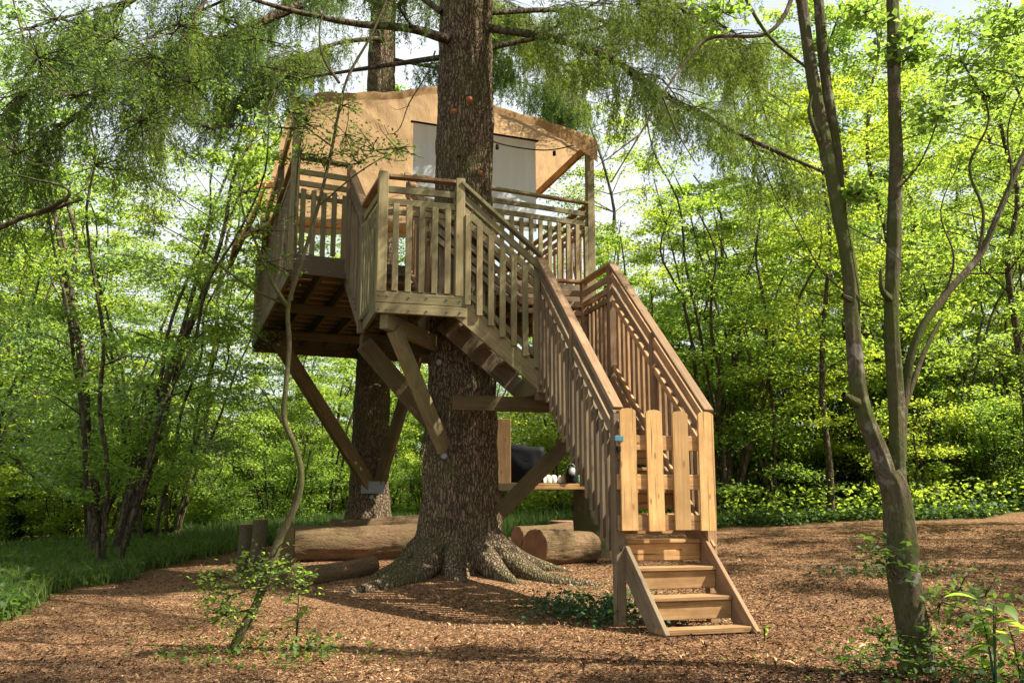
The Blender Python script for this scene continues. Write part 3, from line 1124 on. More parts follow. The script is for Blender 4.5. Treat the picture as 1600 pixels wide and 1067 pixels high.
# ================================================================== BIG TREES
def trunk_mesh(name, cx, cy, prof, mat, sides=96, rows=240, lobes=7, seed=0.0, lean=(0, 0), ridge=0.035, flare_z=1.0, flare=0.5):
    """prof: list of (z, radius)"""
    zs_ = np.array([p[0] for p in prof])
    rs_ = np.array([p[1] for p in prof])
    z0, z1 = zs_[0], zs_[-1]
    t = np.linspace(0, 1, rows) ** 1.15
    zz = z0 + (z1 - z0) * t
    V = np.zeros((rows, sides, 3))
    for j, z in enumerate(zz):
        r0 = np.interp(z, zs_, rs_)
        fl = math.exp(-max(0, z - z0) / flare_z)
        ox, oy = lean[0] * (z - z0), lean[1] * (z - z0)
        for i in range(sides):
            a = 2 * math.pi * i / sides
            ca, sa = math.cos(a), math.sin(a)
            lob = 0.5 + 0.5 * math.sin(lobes * a + 1.7 * math.sin(2 * a + seed) + seed)
            r = r0 * (1 + flare * fl * fl * (lob - 0.25) * 1.3)
            q = Vector((ca * 9 + seed, sa * 9, z * 1.6))
            rdg = abs(noise.noise(q)) + 0.5 * abs(noise.noise(q * 2.3 + Vector((3, 1, 0))))
            r += ridge * (rdg - 0.3) * 1.6 + r0 * 0.06 * noise.noise(Vector((ca * 1.5, sa * 1.5 + seed, z * 0.6)))
            V[j, i] = (cx + ox + ca * r, cy + oy + sa * r, z)
    idx = np.arange(rows * sides).reshape(rows, sides)
    F = np.stack([idx[:-1], np.roll(idx[:-1], -1, 1), np.roll(idx[1:], -1, 1), idx[1:]], -1).reshape(-1, 4)
    return np_mesh(name, V.reshape(-1, 3), F, mat, smooth=True)


gz = ground_z(TR.x, TR.y)
spruce = thing('spruce_tree', 'huge spruce with flared roots growing up through the treehouse stairs', 'tree', (TR.x, TR.y, gz))
mesh_obj('trunk', trunk_mesh('trunk', TR.x, TR.y, [(gz - 0.25, 0.64), (0.45, 0.58), (0.8, 0.535), (1.3, 0.51), (2.1, 0.485), (3.3, 0.45), (5.2, 0.41), (8.2, 0.385), (14, 0.30), (20, 0.16)], M['bark'], sides=150, rows=330, flare=0.36), spruce)


def root(pts, rad, seed):
    tb = Tubes()
    P_ = resample(pts, 26)
    tb.add(P_, np.interp(np.linspace(0, 1, 26), np.linspace(0, 1, len(rad)), rad), 18, 0.35, seed)
    mesh_obj('root', tb.mesh('root', M['bark']), spruce)


def gpt(x, y, dz=0.0):
    return (x, y, ground_z(x, y) + dz * 0.8 - 0.045)


root([gpt(-0.95, 12.1, 0.45), gpt(-1.15, 11.7, 0.15), gpt(-1.5, 11.25, 0.08), gpt(-1.85, 10.95, 0.02), gpt(-2.1, 10.75, -0.08)], [0.24, 0.17, 0.125, 0.09, 0.04], 1)
root([gpt(-0.35, 12.2, 0.5), gpt(0.0, 11.95, 0.22), gpt(0.4, 11.6, 0.05), gpt(0.95, 11.45, 0.0), gpt(1.3, 11.4, -0.07)], [0.22, 0.16, 0.11, 0.085, 0.04], 2)
root([gpt(-0.3, 12.3, 0.5), gpt(0.1, 12.4, 0.2), gpt(0.5, 12.5, 0.06), gpt(0.9, 12.5, -0.03)], [0.22, 0.15, 0.09, 0.04], 3)
root([gpt(-0.7, 12.0, 0.42), gpt(-0.72, 11.7, 0.10), gpt(-0.62, 11.4, 0.0), gpt(-0.55, 11.2, -0.08)], [0.22, 0.14, 0.08, 0.04], 4)
root([gpt(-1.1, 12.4, 0.45), gpt(-1.45, 12.2, 0.12), gpt(-1.75, 12.0, 0.02), gpt(-2.0, 11.9, -0.06)], [0.2, 0.14, 0.08, 0.04], 5)
root([gpt(-0.45, 12.0, 0.45), gpt(-0.15, 11.65, 0.12), gpt(0.05, 11.35, 0.02), gpt(0.35, 11.15, -0.06)], [0.2, 0.13, 0.08, 0.04], 6)

for x, y in ((735, 163), (707, 181), (758, 274)):
    b = at(x, y, TR.y - 0.33)
    dr = Vector((b.x - TR.x, -0.42, 0.05)).normalized()
    tb = Tubes()
    c = TR + Z * b.z + dr * 0.36
    tb.add([c, c + dr * 0.04, c + dr * 0.085], [0.062, 0.05, 0.038], 14, 0.15, x)
    tb.add([c + dr * 0.07, c + dr * 0.09], [0.040, 0.002], 14)
    mesh_obj('branch_stub', tb.mesh('branch_stub', M['stub']), spruce)
b = at(722, 246, TR.y - 0.4)
tb = Tubes()
c = TR + Z * b.z + Vector((-0.05, -0.34, 0))
tb.add([c, c + Vector((0, -0.06, 0)), c + Vector((0, -0.09, 0))], [0.11, 0.08, 0.03], 16, 0.4, 3)
mesh_obj('branch_knot', tb.mesh('branch_knot', M['bark']), spruce)


# spruce limbs with hanging twigs ------------------------------------------------
def hanging_foliage(limbs, per_m=8, twig_len=(0.25, 0.75), spread=0.9, needles=34, seed=0, needle_len=0.055):
    """limbs: list of (k,3) arrays of world points. returns (Tubes of side twigs, needle mesh arrays)"""
    r_ = np.random.default_rng(seed)
    tb = Tubes()
    pos, dirs = [], []
    for Lm in limbs:
        seg = np.linalg.norm(np.diff(Lm, axis=0), axis=1)
        cum = np.concatenate([[0], np.cumsum(seg)])
        n = max(2, int(cum[-1] * per_m))
        for s in r_.uniform(0.12 * cum[-1], cum[-1], n):
            i = min(len(seg) - 1, np.searchsorted(cum, s) - 1)
            p = Lm[i] + (Lm[i + 1] - Lm[i]) * ((s - cum[i]) / seg[i])
            T = (Lm[i + 1] - Lm[i]) / seg[i]
            side = np.cross(T, [0, 0, 1.0])
            side /= np.linalg.norm(side) + 1e-9
            sg = 1 if r_.random() < 0.5 else -1
            ln = spread * r_.uniform(0.3, 1.0)
            d = side * sg * 0.8 + T * 0.6 + np.array([0, 0, r_.uniform(-0.25, 0.15)])
            d /= np.linalg.norm(d)
            q = [p, p + d * ln * 0.5 + [0, 0, 0.02], p + d * ln + [0, 0, -0.12 * ln]]
            tb.add(resample(q, 4), [0.010, 0.008, 0.005, 0.003], 3)
            # hanging twigs from the side branchlet
            for a in np.linspace(0.15, 1.0, max(3, int(ln * 13))):
                b = p + (q[2] - p) * a
                hl = r_.uniform(*twig_len)
                sway = r_.normal(0, 0.22, 2)
                e = b + np.array([sway[0] * hl, sway[1] * hl, -hl])
                m = int(needles * hl / 0.5)
                tt = r_.random(m)
                pos.append(b + (e - b) * tt[:, None] + r_.normal(0, 0.012, (m, 3)))
                dn = (e - b) / (np.linalg.norm(e - b) + 1e-9)
                dirs.append(dn * 0.8 + r_.normal(0, 0.5, (m, 3)))
    pos = np.vstack(pos)
    dirs = np.vstack(dirs)
    dirs /= np.linalg.norm(dirs, axis=1)[:, None]
    return tb, pos, dirs


def spruce_limb(parent, pix, rad, seed, per_m=8, twig=(0.25, 0.75), spread=0.9, subs=3, mat='bark_dark', needles=52, nl=0.06, real=False):
    main = resample([tuple(at(x, y, d)) for x, y, d in pix] if not real else pix, 28)
    tb = Tubes()
    tb.add(main, np.linspace(rad, rad * 0.25, 28), 8, 0.25, seed)
    r_ = np.random.default_rng(seed + 100)
    limbs = [main]
    for k in range(subs):
        i = int(r_.uniform(0.15, 0.85) * 27)
        T = main[min(27, i + 1)] - main[i - 1]
        T /= np.linalg.norm(T)
        sd = np.cross(T, [0, 0, 1.0]) * (1 if k % 2 else -1)
        ln = r_.uniform(1.0, 2.2)
        q = [main[i], main[i] + (T * 0.7 + sd * 0.5) * ln * 0.5 + [0, 0, r_.uniform(-.1, .2)], main[i] + (T * 0.7 + sd * 0.75) * ln + [0, 0, r_.uniform(-.5, .1)]]
        Q = resample(q, 10)
        tb.add(Q, np.linspace(rad * 0.35, 0.006, 10), 5, 0.2, k)
        limbs.append(Q)
    mesh_obj('branch', tb.mesh('branch', M[mat]), parent)
    tw, pos, dirs = hanging_foliage(limbs, per_m, twig, spread, needles, seed, nl)
    fo = mesh_obj('foliage', leaves_mesh('foliage', pos, nl, M['needle'], narrow=0.20, dirs=dirs, tilt=0.8, fold=0.0), parent)
    mesh_obj('twigs', tw.mesh('twigs', M[mat]), fo)['kind'] = 'stuff'


LIMBS = [
    # left side of the picture
    ([(700, 62, 12.1), (640, 45, 11.6), (560, 38, 11.2), (460, 18, 10.8), (380, -5, 10.4)], 0.075, 8, 3),
    ([(470, 8, 11.0), (350, 58, 10.6), (262, 88, 10.3), (190, 112, 10.0), (140, 165, 9.8), (60, 230, 9.6)], 0.06, 10, 4),
    ([(250, -30, 9.2), (150, 40, 9.0), (75, 110, 8.8), (0, 190, 8.6)], 0.045, 9, 3),
    ([(690, 90, 12.4), (620, 100, 12.8), (540, 112, 13.2), (455, 128, 13.6), (380, 160, 14.0)], 0.045, 8, 3),
    ([(690, 20, 12.2), (600, -40, 12.6), (480, -50, 13.0), (330, 10, 13.5), (230, 60, 14)], 0.05, 9, 4),
    ([(330, -20, 10), (290, 60, 9.9), (250, 130, 9.8), (215, 190, 9.7)], 0.03, 9, 2),
    # right side
    ([(765, 45, 12.2), (870, 62, 11.8), (960, 95, 11.6), (1050, 155, 11.4), (1180, 222, 11.3), (1300, 275, 11.2)], 0.07, 9, 4),
    ([(765, 75, 12.6), (840, 60, 12.9), (930, 45, 13.2), (1030, 15, 13.4), (1130, -10, 13.6)], 0.045, 9, 3),
    ([(760, -10, 12.2), (860, -40, 12.0), (980, -30, 12.0), (1090, 30, 12.0), (1190, 90, 12)], 0.05, 10, 4),
    ([(760, 20, 13.0), (900, 20, 14.0), (1020, 70, 15.0), (1140, 110, 15.8), (1240, 170, 16.5)], 0.05, 8, 4),
]
for i, (px, rad, pm, subs) in enumerate(LIMBS):
    over_roof = i in (0, 3)
    spruce_limb(spruce, px, rad, 11 + i, pm * (0.45 if over_roof else 1), (0.08, 0.26) if over_roof else (0.2, 0.65), 0.6 if over_roof else 0.9, 1 if over_roof else subs)
# unseen boughs added over the clearing above the picture to shade the litter
for i, (pw, rad) in enumerate([
    ([(-0.5, 12.1, 9.8), (0.9, 9.8, 9.4), (2.4, 7.4, 8.9), (3.6, 5.2, 8.3)], 0.07),
    ([(-0.4, 12.2, 10.6), (1.8, 10.6, 10.3), (3.9, 8.9, 9.8), (5.6, 7.4, 9.0)], 0.07),
    ([(-0.6, 12.0, 9.2), (-0.2, 9.6, 9.0), (0.5, 7.6, 8.6), (1.4, 5.9, 8.0)], 0.06),
    ([(-0.4, 12.3, 11.6), (2.2, 11.6, 11.5), (4.6, 10.9, 11.0), (6.4, 10.2, 10.2)], 0.07),
]):
    spruce_limb(spruce, pw, rad, 81 + i, 6, (0.2, 0.5), 1.2, 3, needles=30, nl=0.075, real=True)
# bare hanging twig on the left of the trunk
tb = Tubes()
tb.add(resample([tuple(at(x, y, 11.4)) for x, y in ((680, 80), (668, 115), (640, 160), (625, 200), (608, 210), (600, 195))], 18), np.linspace(0.012, 0.004, 18), 4)
tb.add(resample([tuple(at(x, y, 11.4)) for x, y in ((640, 165), (622, 172), (608, 166))], 6), np.linspace(0.006, 0.002, 6), 3)
mesh_obj('dead_twig', tb.mesh('dead_twig', M['bark_dark']), spruce)

BTR = Vector((-3.10, 19.80, 0))
gz2 = ground_z(BTR.x, BTR.y)
spruce2 = thing('spruce_tree', 'straight spruce trunk carrying the back of the deck, left of the huge spruce', 'tree', (BTR.x, BTR.y, gz2))
mesh_obj('trunk', trunk_mesh('trunk', BTR.x, BTR.y, [(gz2 - 0.3, 0.56), (1.0, 0.46), (1.8, 0.40), (4.5, 0.37), (9, 0.33), (14, 0.27), (20, 0.14)], M['bark'], sides=72, rows=160, seed=2.4, flare=0.35), spruce2)
for i, (px, rad) in enumerate([
    ([(600, 60, 19.5), (520, 70, 19), (430, 110, 18.5), (340, 170, 18)], 0.06),
    ([(605, 20, 19.8), (680, -20, 19.6), (790, 30, 19.4), (890, 110, 19.2)], 0.06),
    ([(600, 90, 20.2), (700, 110, 20.8), (800, 125, 21.2), (900, 160, 21.6)], 0.05),
    ([(600, 10, 19.5), (500, -20, 19), (400, 40, 18.5), (300, 110, 18)], 0.06),
]):
    spruce_limb(spruce2, px, rad, 51 + i, 7, (0.3, 0.9), 1.3, 4, needles=44, nl=0.085)


# ================================================================== HAND-PLACED SLENDER TREES
def stem_tree(root_o, stems, mat, name='trunk', sides=12, rough=0.22):
    tb = Tubes()
    for k, (pix, r0, r1) in enumerate(stems):
        n = max(12, len(pix) * 7)
        Pp = resample([tuple(at(*q)) if len(q) == 3 else q for q in pix], n)
        tb.add(Pp, r0 + (r1 - r0) * np.linspace(0, 1, n), sides, rough, k * 3.1)
    return mesh_obj(name, tb.mesh(name, mat), root_o)


def twig_cloud(parent, centers, n_twigs, leaf, size, mat, seed, wood='bark_dark', ln=0.35, per=14):
    """short leafy twigs growing from given (pixel x, y, depth) anchors"""
    r_ = np.random.default_rng(seed)
    tb = Tubes()
    pos = []
    for (x, y, d, spread) in centers:
        c = np.array(at(x, y, d))
        for k in range(n_twigs):
            a = r_.uniform(0, 2 * np.pi)
            e = r_.uniform(-0.5, 0.6)
            dv = np.array([math.cos(a) * math.cos(e), math.sin(a) * math.cos(e), math.sin(e)])
            l = ln * spread * r_.uniform(0.4, 1.1)
            q = resample([c, c + dv * l * 0.5 + r_.normal(0, 0.03, 3), c + dv * l], 6)
            tb.add(q, np.linspace(0.006, 0.0015, 6), 3)
            t = r_.random(per) ** 0.7
            pos.append(c + dv * l * t[:, None] + r_.normal(0, 0.035 * spread + 0.01, (per, 3)))
    pos = np.vstack(pos)
    f = mesh_obj('foliage', leaves_mesh('foliage', pos, size, M[mat], narrow=0.62, tilt=0.7), parent)
    mesh_obj('twigs', tb.mesh('twigs', M[wood]), f)['kind'] = 'stuff'
    return f


b0 = at(352, 1035, 7.2)
sap = thing('hawthorn_sapling', 'thin crooked leafy sapling in the left foreground leaning over the log posts', 'tree', (b0.x, 7.2, ground_z(b0.x, 7.2)))
stem_tree(sap, [
    ([(350, 1042, 7.2), (378, 985, 7.2), (400, 945, 7.22), (424, 880, 7.25), (440, 835, 7.3), (462, 790, 7.3), (471, 745, 7.3), (462, 700, 7.32), (444, 655, 7.35), (447, 600, 7.35), (452, 540, 7.4), (450, 480, 7.4), (468, 420, 7.4), (495, 330, 7.45), (518, 235, 7.5), (540, 130, 7.5), (580, 55, 7.5), (612, -20, 7.5)], 0.036, 0.009),
    ([(450, 480, 7.4), (425, 440, 7.3), (400, 380, 7.3), (380, 330, 7.2), (372, 270, 7.2)], 0.018, 0.005),
    ([(455, 470, 7.4), (461, 400, 7.45), (462, 310, 7.5), (470, 220, 7.5), (490, 150, 7.5)], 0.014, 0.004),
    ([(445, 475, 7.4), (400, 455, 7.3), (350, 420, 7.2), (310, 385, 7.1), (240, 345, 7.0)], 0.012, 0.004),
    ([(500, 320, 7.45), (560, 270, 7.5), (610, 240, 7.55), (640, 225, 7.6)], 0.008, 0.003),
    ([(520, 230, 7.5), (480, 200, 7.4), (450, 170, 7.4), (430, 120, 7.4)], 0.008, 0.003),
    ([(530, 130, 7.5), (505, 90, 7.5), (500, 40, 7.5), (520, -20, 7.5)], 0.014, 0.006),
    ([(424, 880, 7.25), (440, 850, 7.2), (475, 840, 7.1)], 0.008, 0.003),
    ([(440, 660, 7.35), (410, 610, 7.4), (385, 590, 7.4)], 0.008, 0.003),
], M['bark_smooth'], sides=10)
twig_cloud(sap, [(480, 195, 7.45, 1.1), (540, 210, 7.5, 1.2), (585, 235, 7.55, 1.1), (620, 232, 7.6, 0.8), (455, 175, 7.4, 1.0), (560, 255, 7.5, 1.1), (500, 250, 7.45, 1.0), (470, 240, 7.4, 0.9),
                 (405, 360, 7.3, 1.1), (385, 300, 7.2, 1.1), (420, 410, 7.3, 0.9), (440, 200, 7.4, 1.1), (535, 165, 7.5, 0.8), (465, 150, 7.4, 1.0)], 10, None, 0.038, 'leaf_shade', 5, per=13)
twig_cloud(sap, [(360, 930, 7.15, 1.0), (345, 900, 7.1, 1.1), (390, 915, 7.2, 1.1), (430, 905, 7.15, 1.0), (465, 905, 7.1, 0.8), (375, 955, 7.1, 0.9), (400, 885, 7.2, 0.9), (350, 960, 7.1, 0.7)], 9, None, 0.038, 'leaf', 6, per=14)
twig_cloud(sap, [(300, 130, 7.2, 1.6), (240, 90, 7.2, 1.6), (180, 60, 7.1, 1.8), (330, 200, 7.2, 1.4), (120, 150, 7.0, 1.8), (60, 90, 7.0, 1.8), (220, 190, 7.1, 1.6), (90, 30, 7.0, 1.6),
                 (400, 60, 7.3, 1.4), (350, 30, 7.2, 1.4), (30, 240, 6.9, 1.6), (150, 260, 7.0, 1.5), (280, 40, 7.0, 1.5)], 18, None, 0.036, 'leaf_shade', 8, per=16)

b1 = at(1440, 1067, 6.3)
frt = thing('forked_tree', 'mossy forked tree in the right foreground with two tall stems', 'tree', (b1.x, 6.3, ground_z(b1.x, 6.3)))
stem_tree(frt, [
    ([(1450, 1110, 6.3), (1437, 1040, 6.3), (1420, 950, 6.3), (1410, 860, 6.32), (1398, 770, 6.35), (1385, 740, 6.36)], 0.116, 0.086),
    ([(1402, 800, 6.34), (1378, 720, 6.36), (1345, 630, 6.4), (1333, 520, 6.45), (1328, 430, 6.5), (1310, 330, 6.55), (1288, 220, 6.6), (1266, 100, 6.65), (1248, -40, 6.7)], 0.062, 0.042),
    ([(1405, 790, 6.36), (1402, 700, 6.42), (1398, 600, 6.48), (1394, 500, 6.5), (1396, 380, 6.55), (1400, 250, 6.6), (1397, 100, 6.65), (1394, -40, 6.7)], 0.057, 0.046),
    ([(1320, 400, 6.6), (1308, 250, 6.7), (1290, 120, 6.7), (1276, -30, 6.75)], 0.035, 0.040),
    ([(1408, 720, 6.45), (1412, 620, 6.5), (1432, 530, 6.5), (1478, 460, 6.55), (1530, 400, 6.6), (1562, 330, 6.6), (1600, 240, 6.65), (1640, 160, 6.7)], 0.034, 0.018),
    ([(1530, 400, 6.6), (1536, 330, 6.6), (1515, 260, 6.6), (1545, 180, 6.6), (1500, 90, 6.6)], 0.014, 0.006),
    ([(1412, 640, 6.5), (1440, 560, 6.6), (1470, 500, 6.7)], 0.02, 0.014),
    ([(1246, -30, 6.7), (1225, 25, 6.65), (1190, 55, 6.6), (1110, 60, 6.5), (1065, 105, 6.45), (1035, 150, 6.4), (1000, 210, 6.35), (955, 285, 6.3)], 0.018, 0.005),
    ([(1035, 150, 6.4), (1060, 210, 6.4), (1090, 260, 6.4)], 0.008, 0.003),
    ([(1155, -20, 6.6), (1200, 55, 6.6), (1262, 108, 6.65)], 0.014, 0.010),
    ([(1000, 210, 6.35), (960, 240, 6.3), (930, 262, 6.3)], 0.006, 0.002),
    ([(1283, 230, 6.6), (1265, 180, 6.5), (1268, 150, 6.5)], 0.02, 0.008),
    ([(1342, 632, 6.38), (1326, 622, 6.33), (1318, 616, 6.3)], 0.035, 0.018),
    ([(1392, 470, 6.5), (1378, 452, 6.42), (1376, 420, 6.4)], 0.030, 0.008),
    ([(1330, 470, 6.45), (1316, 462, 6.4)], 0.028, 0.012),
    ([(1400, 300, 6.6), (1440, 250, 6.5), (1470, 170, 6.5), (1490, 60, 6.5)], 0.008, 0.003),
    ([(1562, 330, 6.6), (1580, 280, 6.6), (1575, 200, 6.6), (1600, 130, 6.6)], 0.010, 0.004),
    ([(1478, 460, 6.55), (1490, 400, 6.5), (1470, 330, 6.5), (1500, 250, 6.5)], 0.009, 0.003),
    ([(1360, 480, 6.5), (1290, 430, 6.5), (1230, 330, 6.5), (1180, 250, 6.5)], 0.007, 0.002),
    ([(1320, 350, 6.5), (1400, 400, 6.4), (1450, 480, 6.4)], 0.005, 0.002),
], M['bark_pale'], sides=30, rough=0.24)
twig_cloud(frt, [(1420, 90, 6.6, 0.8), (1425, 60, 6.6, 0.9), (1350, 20, 6.6, 0.7), (1470, 180, 6.5, 1.0), (1500, 100, 6.6, 1.2), (1560, 60, 6.6, 1.3), (1540, 150, 6.6, 1.2), (1590, 120, 6.6, 1.2),
                 (1130, 20, 6.5, 0.9), (1340, 300, 6.5, 0.4), (1590, 30, 6.6, 1.2)], 10, None, 0.07, 'leaf_yellow', 9)
twig_cloud(frt, [(1385, 880, 6.2, 0.9), (1365, 860, 6.2, 0.8), (1470, 940, 6.2, 1.1), (1500, 920, 6.2, 1.2), (1450, 1000, 6.1, 1.0), (1400, 1020, 6.1, 1.0), (1380, 990, 6.1, 0.8), (1480, 1040, 6.0, 1.2), (1360, 1030, 6.0, 0.8), (1540, 930, 6.3, 1.2), (1520, 980, 6.2, 1.0)],
           7, None, 0.055, 'leaf_shade', 10, ln=0.30, per=8)

# bare crooked branch reaching in from the left
lb = thing('bare_branch', 'bare crooked dead branch reaching in from the left edge of the clearing', 'branch', at(-20, 370, 8.0))
stem_tree(lb, [
    ([(-60, 372, 8.0), (0, 355, 8.0), (40, 338, 8.0), (80, 328, 8.0), (108, 318, 8.0), (130, 312, 8.0)], 0.035, 0.008),
    ([(60, 332, 8.0), (85, 322, 7.95), (108, 305, 7.9), (100, 292, 7.9), (60, 282, 7.9), (20, 275, 7.85), (-30, 290, 7.8)], 0.022, 0.006),
    ([(85, 325, 8.0), (70, 315, 8.0), (45, 318, 8.0)], 0.010, 0.004),
], M['bark_dark'], 'limb', 8, 0.3)


# ================================================================== GENERIC WOODLAND TREES
def gen_tree(seed, Ht, r0, first, cr, nbr, leaves, lsize, stems=1, lean=0.08, mat='leaf', bark='bark_dark', droop=0.2, up=0.5, flat=0.45):
    r_ = np.random.default_rng(seed)
    tb = Tubes()
    pos = []
    per_stem = max(4, nbr // stems)
    tot = per_stem * stems
    for s in range(stems):
        a0 = r_.uniform(0, 2 * np.pi)
        ln = lean if stems == 1 else lean + r_.uniform(0.08, 0.30)
        h = Ht * r_.uniform(0.8, 1.0) if stems > 1 else Ht
        pts = []
        ox, oy = 0.0, 0.0
        K = 9
        base = np.array([math.cos(a0), math.sin(a0)]) * (0.12 if stems > 1 else 0)
        for k in range(K):
            t = k / (K - 1)
            ox = base[0] + math.cos(a0) * ln * h * t ** 1.2 + r_.normal(0, 0.018 * h) * t
            oy = base[1] + math.sin(a0) * ln * h * t ** 1.2 + r_.normal(0, 0.018 * h) * t
            pts.append((ox, oy, -0.3 + (h + 0.3) * t))
        S = resample(pts, 26)
        tb.add(S, r0 * (1 - 0.9 * np.linspace(0, 1, 26) ** 0.9) + 0.01, 8 if stems == 1 else 6, 0.2, seed + s)
        for b in range(per_stem):
            t = first + (1 - first) * ((b + r_.random()) / per_stem)
            i = int(t * 25)
            p = S[i]
            az = r_.uniform(0, 2 * np.pi)
            shape = math.sin(min(1, (t - first) / (1 - first) * 0.85 + 0.18) * math.pi) ** 0.6
            L = cr * (0.35 + 0.65 * shape) * r_.uniform(0.6, 1.1)
            el = up * r_.uniform(0.3, 1.3)
            d = np.array([math.cos(az) * math.cos(el), math.sin(az) * math.cos(el), math.sin(el)])
            q = resample([p, p + d * L * 0.5 + r_.normal(0, 0.06 * L, 3), p + d * L + np.array([0, 0, -droop * L])], 7)
            tb.add(q, np.linspace(r0 * 0.28 * (1 - 0.6 * t), 0.005, 7), 4)
            nt = 8
            per = max(3, leaves // (tot * nt))
            for w in range(nt):
                tt = r_.uniform(0.25, 1.0)
                c = q[int(tt * 6)]
                az2 = az + r_.normal(0, 0.9)
                l2 = L * 0.42 * r_.uniform(0.5, 1.1)
                e = c + np.array([math.cos(az2), math.sin(az2), r_.uniform(-0.25, 0.3)]) * l2
                if w < 4:
                    tb.add(np.array([c, (c + e) / 2 + r_.normal(0, 0.02, 3), e]), [0.007, 0.005, 0.003], 3)
                u = r_.random(per) ** 0.8
                jit = r_.normal(0, 1, (per, 3)) * np.array([0.22, 0.22, 0.22 * flat]) * (0.5 + 0.35 * l2)
                pos.append(c + (e - c) * u[:, None] + jit)
    pos = np.vstack(pos)
    wm_ = tb.mesh('trunk', M[bark])
    lm = leaves_mesh('crown', pos, lsize, M[mat], droop=0.15, narrow=0.6, tilt=0.55)
    return wm_, lm


def ivy_mesh(seed, h, r):
    r_ = np.random.default_rng(seed)
    n = 1500
    z = r_.random(n) * h
    a = r_.uniform(0, 2 * np.pi, n)
    rr = r * (1.0 + 0.5 * r_.random(n)) * (1 - 0.3 * z / h) + 0.02
    return leaves_mesh('ivy', np.stack([np.cos(a) * rr, np.sin(a) * rr, z], -1), 0.10, M['ivy'], narrow=0.8, tilt=1.2)


TREES = {}


def tree_kind(key, *a, **kw):
    TREES[key] = gen_tree(*a, **kw)


tree_kind('tall_a', 101, 15, 0.11, 0.22, 3.0, 46, 15000, 0.12, mat='leaf')
tree_kind('tall_b', 102, 17, 0.12, 0.28, 3.2, 46, 15000, 0.12, mat='leaf', lean=0.12)
tree_kind('tall_y', 103, 14, 0.13, 0.18, 3.0, 46, 16000, 0.11, mat='leaf_yellow', lean=0.05)
tree_kind('willow_a', 104, 12, 0.075, 0.20, 3.2, 52, 19000, 0.085, stems=4, mat='leaf_blue', droop=0.55, lean=0.05)
tree_kind('hazel_a', 105, 8, 0.07, 0.12, 2.2, 60, 15000, 0.10, stems=7, mat='leaf', lean=0.10)
tree_kind('hazel_b', 106, 7, 0.06, 0.10, 2.2, 60, 14000, 0.10, stems=8, mat='leaf', lean=0.14)
tree_kind('thin_a', 110, 10, 0.05, 0.15, 1.9, 34, 7000, 0.10, stems=3, mat='leaf', lean=0.06)
tree_kind('thin_y', 111, 9, 0.045, 0.12, 1.8, 34, 7000, 0.10, stems=4, mat='leaf_yellow', lean=0.08)
tree_kind('shrub_a', 107, 2.6, 0.03, 0.08, 1.2, 40, 9000, 0.075, stems=8, mat='leaf', lean=0.14)
tree_kind('bush_y', 109, 5.0, 0.035, 0.04, 1.9, 64, 22000, 0.085, stems=9, mat='leaf_yellow', lean=0.10)
tree_kind('shrub_y', 108, 3.0, 0.03, 0.06, 1.3, 40, 9000, 0.075, stems=8, mat='leaf', lean=0.12)
IVY = [ivy_mesh(1, 4.5, 0.13), ivy_mesh(2, 3.0, 0.12)]
TREE_N = 0


def put_tree(key, x, y, s=1.0, rz=None, label=None, group=None, cat='tree', name='woodland_tree', ivy=None, sz=1.0):
    rz = random.uniform(0, 6.28) if rz is None else rz
    o = thing(name, label, cat, (x, y, ground_z(x, y) - 0.05), group, rz)
    o.scale = (s, s, s * sz)
    for nm, me in zip(('trunk', 'crown'), TREES[key]):
        c = bpy.data.objects.new(nm, me)
        col.objects.link(c)
        c.parent = o
    if ivy is not None:
        c = bpy.data.objects.new('ivy', IVY[ivy])
        col.objects.link(c)
        c.parent = o
    return o


# individually placed ones that read in the photograph
NEAR = [
    ('willow_a', -7.0, 15.8, 1.0, 'multi-stemmed willow with silvery green leaves at the left verge of the clearing', None, None),
    ('thin_a', -6.1, 13.9, 0.75, 'single thin dark stem rising from the edge of the grass on the left', None, None),
    ('willow_a', -11.5, 17.0, 1.1, 'broad silvery willow at the far left edge behind the grass', None, None),
    ('tall_a', -4.2, 27.0, 0.9, 'ivy-clad trunk seen between the sapling and the back spruce', 0, None),
    ('tall_y', -8.3, 24.5, 0.8, 'sunlit yellow green tree leaning behind the left verge', 1, None),
    ('hazel_a', 5.2, 22.2, 1.0, 'dense many-stemmed hazel fanning out just right of the picket gate', None, None),
    ('tall_a', 7.2, 20.6, 0.75, 'slim pale trunk standing at the ivy edge right of the forked tree', None, None),
    ('tall_b', 9.6, 22.6, 0.9, 'dark ivy-wrapped pair of stems near the right edge of the clearing', 0, None),
    ('tall_y', 10.5, 18.5, 0.8, 'bright yellow green tree overhanging the right edge', None, None),
    ('hazel_b', 2.9, 23.6, 1.0, 'leafy hazel behind the foot of the stairs', None, None),
]
for key, x, y, s, lab, iv, g in NEAR:
    put_tree(key, x, y, s, label=lab, ivy=iv)

rr = random.Random(21)
GROUPS = {
    'L': ('woodland trees beyond the left verge', 'leafy green tree in the wood behind the left grass verge'),
    'M': ('woodland trees behind the treehouse', 'leafy green tree in the wood behind the treehouse'),
    'R': ('woodland trees beyond the right of the clearing', 'leafy green tree in the wood beyond the right side of the clearing'),
}


def side_of(x, y):
    px = x / y
    return 'L' if px < -0.17 else ('M' if px < 0.1 else 'R')


